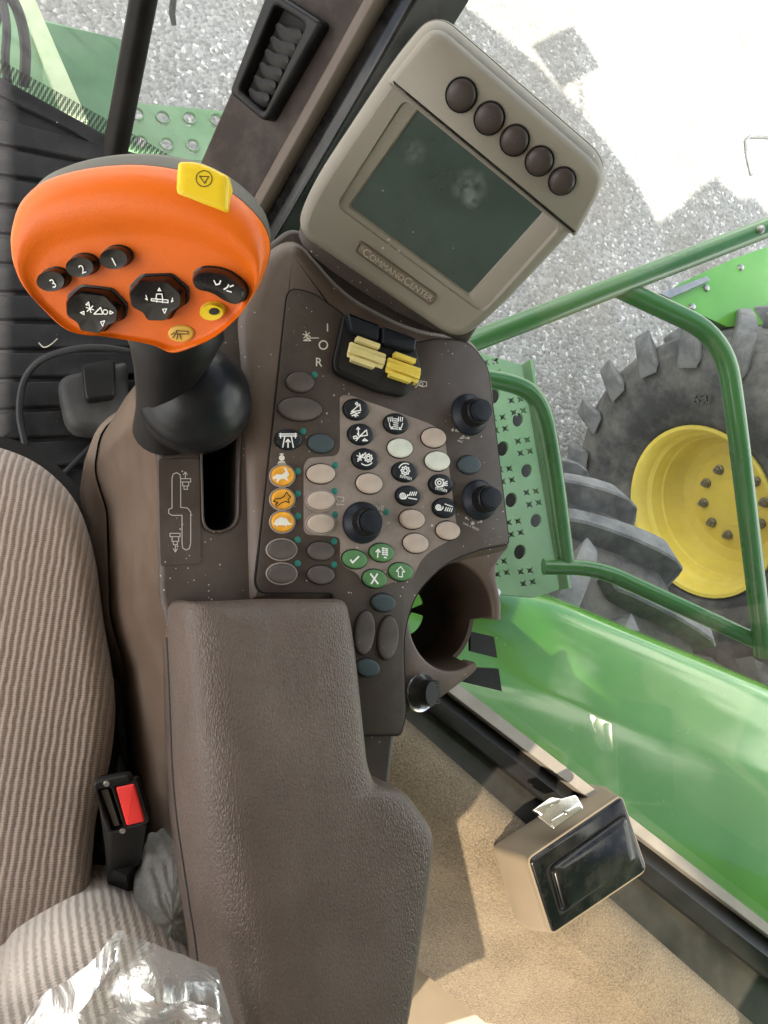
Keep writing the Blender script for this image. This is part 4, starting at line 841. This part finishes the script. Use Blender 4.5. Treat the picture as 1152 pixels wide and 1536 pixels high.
plate('nameplate_border', rp([(540, 359), (657, 443), (646, 458), (531, 376)], 6, 4), [rp([(542, 363), (653, 443), (644.5, 454), (535, 376)], 5, 4)], MF, -.001, .0018, .0005, mat('nameplate edge', (.12, .095, .08), .4), mon)
text('lettering', 'CommandCenter', MF, (543, 381), (646, 452), mat('letter silver', (.42, .39, .34), .35, .4), np_, .0013, .0005, small=[1, 2, 3, 4, 5, 6, 8, 9, 10, 11, 12])
# collar joining the monitor to the console
nk = [PN.w(*PN.px(*p), .004) for p in catmull([(452, 372), (560, 452), (672, 508), (700, 512), (690, 470), (570, 380), (470, 330)], 4)]
nc = [p*0+np.array(p)+(np.array(MF.o)-np.array(MF.n)*.05-np.mean(nk, 0))*.55 for p in nk]
mesh('monitor_mount', *loft([nk, nc]), BROWN, mon, ang=50)

# ------------------------------------------------------------------ multi-function lever
jt = .415
JN = unit(BV*math.cos(math.radians(30))-UV*math.sin(math.radians(30)))
JF = Fr(dp(215, 385, jt), JN, RV)
lev = empty('control_lever', hz(290, 640, .62), label='orange topped control lever on a black neck and ball boot', cat='lever')
SEAM = catmull([(23, 345), (36, 298), (72, 268), (140, 250), (215, 246), (290, 259), (350, 288), (393, 328), (409, 365), (402, 405), (380, 448), (342, 487), (302, 508), (272, 516), (240, 502), (170, 488), (112, 478), (66, 434), (34, 390)], 5)
jq = ccw(JF.pxs(SEAM)); jc = np.mean(jq, 0); jq = [jc+(x-jc)*np.array([.978, .99]) for x in jq]; U1 = np.linalg.norm(JF.px(216, 385)-JF.px(215, 385))
def jring(s, h, dv=0, sx=None): return [JF.w(*(jc+np.array([0, dv])+(x-jc)*np.array([sx or s, s])), h) for x in jq]
cap_r = [jring(a, b, d*U1, a2) for a, a2, b, d in ((.05, .05, -.047, 8), (.35, .35, -.046, 10), (.66, .66, -.041, 15), (.86, .87, -.029, 18), (.95, .96, -.019, 17), (.985, .99, -.010, 11), (1.003, 1.003, -.0008, 0))]
mesh('lever_cap', *loft(cap_r), CAPGREY, lev, ang=60)
face_r = [jring(a, b, d*U1, a2) for a, a2, b, d in ((.985, .985, -.002, 0), (1, 1, 0, 0), (1.004, 1.004, .003, 0), (.99, 1., .008, -1), (.955, .985, .0135, -5), (.90, .965, .0178, -12), (.84, .945, .0200, -19), (.77, .92, .0203, -26), (.70, .89, .0188, -32), (.65, .86, .0172, -36), (.6, .82, .0168, -39), (.35, .5, .0168, -42), (.06, .1, .0168, -44))]
# the crease only exists at the top: at the bottom the face runs straight out
JS = mesh('lever_face', *loft(face_r), ORANGE, lev, ang=80)
FA = JF.up(.0172)
def puck(name, cx, cy, rx, ry, h, mt, parent, label=None, rot=0, lean=(0, 0), fr=FA):
    q = ccw(fr.pxs(ell(cx, cy, rx, ry, rot))); m0 = np.mean(q, 0)
    o = mesh(name, *loft([[fr.w(*(m0+(x-m0)*s), z) for x in q] for s, z in ((1.08, -.003), (1.08, .0006), (1.0, .0008), (.98, h*.85), (.93, h), (.6, h*.97), (.1, h*.95))]), mt, parent, ang=40, label=label)
    return o, fr.up(h+.0002)
for (x, y, d) in ((177, 388, '1'), (127, 400, '2'), (84, 421, '3')):
    b, f = puck('button', x, y-4, 22, 16, .008, BLACKGL, JS, 'black round button marked '+d)
    text('lettering', d, f, (x-4, y+11), (x+4, y+8), WHITE, b, .0002, hpx=13)
def pad(cx, cy, w, h, icon, label, rot=0):
    a = math.radians(rot); ca, sa = math.cos(a), math.sin(a)
    P = [(-.5, -.22), (-.3, -.5), (.22, -.52), (.5, -.2), (.5, .12), (.3, .28), (.2, .5), (-.15, .5), (-.22, .3), (-.45, .15)]
    pts = [(cx+x*w*ca-y*h*sa, cy+x*w*sa+y*h*ca) for x, y in P]; q = ccw(FA.pxs(rp(pts, 5, 3))); m0 = np.mean(q, 0)
    b = mesh('rocker_pad', *loft([[FA.w(*(m0+(x-m0)*s+np.array([0, -.004*t])), z) for x in q] for s, z, t in ((1.1, -.003, 0), (1.1, .0006, 0), (1.02, .0008, 0), (.96, .008, 0), (.9, .0098, 0), (.5, .0092, 0), (.1, .009, 0))]), BLACKGL, JS, ang=35, label=label)
    strokes('icon', [[(cx+x, cy+y) for x, y in l] for l in icon], FA.up(.0101), 1.5, WHITE, b); return b
pad(239, 445, 82, 62, [[(-12, 6), (13, 9), (13, 5), (-12, 3), (-12, 6)], [(-5, 3), (-4, -4), (4, -4), (5, 4)], [(-4, 8), (-3, 3)], [(5, 9), (5, 4)], [(-20, -2), (-18, 5), (-21, 3)], [(20, 2), (18, 8), (21, 6)], [(-2, -9), (0, -13), (2, -9), (-2, -9)], [(5, 19), (8, 25), (11, 18), (5, 19)]], 'black octagonal rocker with a header icon')
pad(145, 463, 84, 60, aster(-10, 0, 6)+[[(-4, 8), (6, -2), (9, 8), (-4, 8)], circ(13, 5, 3.5), [(-12, -10), (-16, -6), (-11, -5), (-12, -10)], [(20, 3), (25, 6), (20, 8), (20, 3)], [(-24, 6), (-19, 4), (-19, 9), (-24, 6)], [(6, 20), (9, 26), (12, 18), (6, 20)]], 'black octagonal rocker with a reel icon', 8)
bn = rp([(290, 410, 12), (305, 399, 12), (340, 402, 18), (368, 422, 14), (374, 440, 12), (362, 454, 12), (342, 446, 14), (322, 432, 16), (296, 428, 12)], 10, 4)
q = ccw(FA.pxs(bn)); m0 = np.mean(q, 0)
b = mesh('rocker_switch', *loft([[FA.w(*(m0+(x-m0)*s), z) for x in q] for s, z in ((1.06, -.004), (1.06, .0006), (1.0, .0008), (.97, .008), (.9, .0102), (.4, .0096), (.1, .0095))]), BLACKGL, JS, ang=40, label='black bean shaped rocker')
strokes('icon', [[(321, 421), (324, 427), (329, 426), (331, 421)], [(336, 434), (341, 431), (343, 427)], [(340, 436), (347, 438)], [(345, 430), (350, 428)]], FA.up(.0105), 2, WHITE, b)
b, f = puck('button', 320, 465, 18, 12, .006, YELLOW, JS, 'round yellow button with a dark centre')
puck('button_centre', 321, 467, 7, 4.6, .0006, BLKPRINT, b, fr=f)
rq = [FA.px(*p) for p in ell(316, 470, 30, 24, 0)]
b, f = puck('badge', 272, 500, 18, 12, .0012, mat('badge amber', (.62, .36, .06), .4), JS, 'amber round sticker with a nozzle symbol')
strokes('icon', [[(264, 496), (282, 497), (282, 501), (266, 501), (264, 496)], [(264, 500), (259, 507)], [(267, 502), (265, 509)], [(270, 502), (272, 509)], [(262, 499), (257, 502)]], f, 1.4, BLKPRINT, b)
# stop button wrapped over the rim
SF = Fr(JF.w(*(JF.px(305, 280)), .016), unit(BV*.96-UV*.05+RV*.1), RV)
sb = slab('stop_button', rp([(266, 239, 7), (300, 240, 40), (345, 263, 7), (342, 318, 6), (300, 306, 40), (261, 293, 6)], 6, 5), SF, [(0, -.02), (0, -.003), (.0008, -.0008), (.0025, .0004), (.006, .0008)], YELLOW, lev, sc=True, ang=50, label='raised yellow button with a circled triangle')
strokes('icon', [circ(306, 268, 12, 22), [(299, 264), (313, 265), (307, 275), (299, 264)]], SF.up(.0009), 1.3, BLKPRINT, sb)
# neck and ball boot
path = [dp(258, 465, .47), dp(262, 500, .474), dp(257, 525, .48), dp(251, 552, .49), dp(247, 582, .503), dp(247, 612, .52), dp(252, 640, .54)]
mesh('neck', *sweep(path, [.029, .0315, .0262, .0215, .019, .0195, .025], 28), BLACK, lev, ang=60)
bt = PN.w(*PN.px(288, 617), 0); BF = Fr(bt, unit(PN.n*.85+UV*.25+.1*BV), (1, 0, 0))
R = .0395
prof = [(R*math.sin(a)*(1 if a < 2 else .97), R*.92*(-math.cos(a))+R*.50) for a in np.linspace(.75, 2.75, 22)]
mesh('ball_boot', *lathe(prof, BF, 44, (True, True)), mat('boot rubber', (.005, .006, .008), .3, bump=.08, bs=900, dust=.03, spec=.25), lev, ang=50)
mesh('boot_crease', *lathe([(R*1.0, R*.60), (R*1.006, R*.585), (R*1.0, R*.57)], BF, 44), GAP, lev)

# ------------------------------------------------------------------ seat
seat = empty('driver_seat', hz(60, 1000, .2), label='beige ribbed fabric driver seat left of the console', cat='seat')
SFz = zfr(.52)
SEAT = catmull([(-260, 640), (-60, 646), (10, 658), (70, 690), (118, 745), (146, 830), (158, 920), (172, 1000), (178, 1070), (170, 1150), (148, 1240), (140, 1330), (132, 1420), (60, 1600), (-260, 1620)], 5)
slab('cushion', SEAT, SFz, [(.0, -.16), (-.004, -.1), (-.002, -.06), (.002, -.035), (.01, -.017), (.024, -.006), (.045, .002), (.075, .005)], FABRIC, seat, sc=True, ang=80)
BK = catmull([(-260, 1520), (-40, 1490), (14, 1448), (60, 1418), (120, 1388), (180, 1384), (235, 1400), (300, 1448), (370, 1520), (400, 1620), (380, 1760), (-260, 1760)], 5)
slab('backrest', BK, zfr(.60), [(.01, -.2), (-.002, -.1), (0, -.05), (.006, -.024), (.018, -.006), (.035, .003), (.06, .007)], FABRIC2, seat, sc=True, ang=80)
slab('seat_pan', [(x+6 if x > 0 else x, y) for x, y in SEAT], zfr(.36), [(.02, -.2), (0, 0)], RUBBER, seat)

mesh('backrest_sun_block', *loft([[np.array([-.13+.29*x*k, -.49+.07*y*k, z]) for x, y in rp([(-1, -1), (1, -1), (1, 1), (-1, 1)], .5, 4)] for k, z in ((.9, .56), (1, .62), (1, 1.08), (.93, 1.17), (.7, 1.2))]), FABRIC, seat, ang=60)  # unseen upper seat back, added to block sun from the backrest and sheet
# polythene draped over the backrest
def drape(pix, z, n=34):
    fr = zfr(z); c = [fr.px(*p) for p in pix]; V = []; Fc = []
    r2 = np.random.default_rng(3); ph = r2.uniform(0, 6, 12); dr = r2.uniform(0, 3.14, 12); fq = r2.uniform(18, 90, 12)
    for i in range(n+1):
        for j in range(n+1):
            s, t = i/n, j/n; p = (c[0]*(1-s)+c[1]*s)*(1-t)+(c[3]*(1-s)+c[2]*s)*t
            h = sum(abs(math.sin(fq[k]*(p[0]*math.cos(dr[k])+p[1]*math.sin(dr[k]))+ph[k]))*.2/fq[k]*2 for k in range(12))
            ed = min(s, 1-s, t, 1-t); V.append(fr.w(p[0], p[1], h-.022*max(0, 1-ed*9)))
    for i in range(n):
        for j in range(n): a = i*(n+1)+j; Fc.append((a, a+1, a+n+2, a+n+1))
    return V, Fc
mesh('plastic_sheet', *drape([(168, 1352), (302, 1404), (418, 1800), (-120, 1700)], .624), POLY, ang=40, label='crinkled clear plastic sheet draped over the seat at the bottom', cat='plastic sheet')
def bag():
    c = hz(246, 1352, .52); V = []; n, m = 60, 34; r2 = np.random.default_rng(8)
    ph = r2.uniform(0, 6, 10); 
    rings = []
    for i in range(m):
        a = math.pi*(i+.5)/m
        ring = []
        for j in range(n):
            t = 2*math.pi*j/n; k = 1+.09*abs(math.sin(t*3+ph[0]+a*2))+.05*abs(math.sin(t*7+ph[1]-a*3))+.03*math.sin(t*11+ph[2]+a*5)
            ring.append(c+np.array([.022*math.sin(a)*math.cos(t)*k, .05*math.sin(a)*math.sin(t)*k, .05*math.cos(a)*k]))
        rings.append(ring)
    return loft(rings)
mesh('plastic_bag', *bag(), POLYB, ang=60, label='crumpled clear plastic bag tucked between the seat and the console', cat='plastic bag')
slab('side_frame', [(130, 1280), (205, 1290), (232, 1408), (180, 1420), (128, 1380)], zfr(.42), [(0, -.2), (0, 0)], RUBBER, seat)

# ------------------------------------------------------------------ seat belt buckle
bk = empty('belt_buckle', dp(185, 1310, .66), label='black seat belt buckle with a red release button, beside the seat', cat='buckle')
def pxr(pts, t): return [dp(x, y, t) for x, y in pts]
TOP = rp([(138, 1174), (194, 1163), (221, 1238), (161, 1253)], 8, 4); BOT = rp([(158, 1240), (206, 1228), (213, 1296), (160, 1316)], 8, 4)
BKF = Fr(dp(180, 1208, .53), unit(np.cross(dp(194, 1163, .53)-dp(138, 1174, .526), dp(161, 1253, .535)-dp(138, 1174, .526))), RV)
if BKF.n.dot(BV) < 0: BKF = Fr(BKF.o, -BKF.n, RV)
tp = [BKF.w(*BKF.px(*p)) for p in TOP]; bt_ = [dp(x, y, .60) for x, y in BOT]
slotp = rp([(146, 1186), (166, 1182), (186, 1244), (168, 1248)], 4, 3)
plate('faceplate', TOP, [slotp, rp([(173, 1180), (203, 1174), (220, 1232), (190, 1240)], 2, 2)], BKF, -.008, 0, .0015, BLACK, bk)
md = [p-BKF.n*.008 for p in tp]
mesh('housing', *loft([bt_, [a*.75+b*.25 for a, b in zip(bt_, md)], md], (True, False)), BLACK, bk, ang=50)
slab('release_button', rp([(174, 1181), (202, 1175), (218, 1231), (190, 1238)], 3, 3), BKF, bev(-.006, .0015, .0015), RED, bk)
slab('slot_floor', slotp, BKF, [(0, -.02), (0, -.012)], GAP, bk)
slab('slot_tongue', rp([(149, 1190), (160, 1188), (178, 1243), (170, 1245)], 2, 2), BKF, [(0, -.014), (0, -.004)], mat('slot brown', (.05, .042, .032), .7), bk)
for (x, y) in ((160, 1175), (184, 1255)):
    y2 = y if y < 1200 else 1246
    c = BKF.px(x if y < 1200 else 184, y2); f = Fr(BKF.w(*c), BKF.n, RV)
    mesh('screw', *lathe([(.0022, -.0002), (.0022, .0006), (.0014, .0008), (.001, .0002), (.0001, .0002)], f, 14), STEEL, bk)
mesh('webbing', *sweep([dp(185, 1290, .60), dp(192, 1350, .64), dp(205, 1400, .7)], .014, 4), RUBBER, bk)

# ------------------------------------------------------------------ ashtray on the carpet
az = .25; AF = Fr(hz(880, 1300, az), unit(np.array([.10, .02, 1])))
ash = empty('ashtray', hz(880, 1300, .17), label='tan ashtray box with a black lid and chrome latch on the carpeted ledge', cat='ashtray')
FACE = rp([(790, 1288, 10), (931, 1192, 10), (969, 1305, 12), (826, 1402, 10)], 10, 5)
fa = ccw(AF.pxs(FACE)); fw = [AF.w(*x, 0) for x in fa]
bw = [p+np.array([.0, -.0, -.075])+(.010*unit(p-np.mean(fw, 0))) for p in fw]
mid = [a*.45+b*.55+.006*unit(a-np.mean(fw, 0)) for a, b in zip(fw, bw)]
mesh('housing', *loft([bw, mid, fw]), TAN, ash, ang=50)
slab('faceplate', FACE, AF, [(.0015, -.001), (.0015, .002), (.003, .0042), (.005, .005)], BLACKGL, ash)
slab('tan_lip', FACE, AF, [(-.001, -.006), (-.001, .001), (.0005, .0018)], TAN, ash)
lid = slab('lid', rp([(818, 1300, 10), (932, 1219, 10), (947, 1289, 10), (836, 1368, 8)], 10, 5), AF, [(-.002, .004), (-.002, .0046), (.0005, .0052), (.001, .010), (.004, .014), (.014, .016)], BLACKGL, ash, sc=True, ang=50)
plate('lid_gap', rp([(814, 1301, 10), (933, 1215, 10), (951, 1290, 10), (836, 1373, 8)], 10, 5), [rp([(819, 1301, 10), (931, 1220, 10), (946, 1288, 10), (836, 1367, 8)], 10, 5)], AF, .004, .0055, .0003, GAP, ash)
# chrome latch
LF = Fr(hz(838, 1222, az+.012), unit(np.array([-.35, .35, 1])))
lt = slab('latch', rp([(806, 1224, 3), (836, 1200, 3), (864, 1192, 4), (875, 1212, 4), (828, 1243, 4)], 4, 3), LF, bev(-.004, .0015, .001), CHROME, ash, ang=30)
slab('hook', rp([(797, 1216, 2), (824, 1197, 3), (840, 1199, 2), (836, 1206, 2), (824, 1208, 3), (812, 1224, 2)], 3, 3), LF, bev(.0, .009, .0015), CHROME, lt)
slab('flange', rp([(824, 1232), (866, 1206), (875, 1213), (829, 1244)], 3, 2), LF, bev(.0, .0045, .001), CHROME, lt)
mesh('rivet', *lathe([(.0001, .0085), (.0026, .008), (.0032, .005)], Fr(LF.w(*LF.px(848, 1219)), LF.n), 14), STEEL, lt)
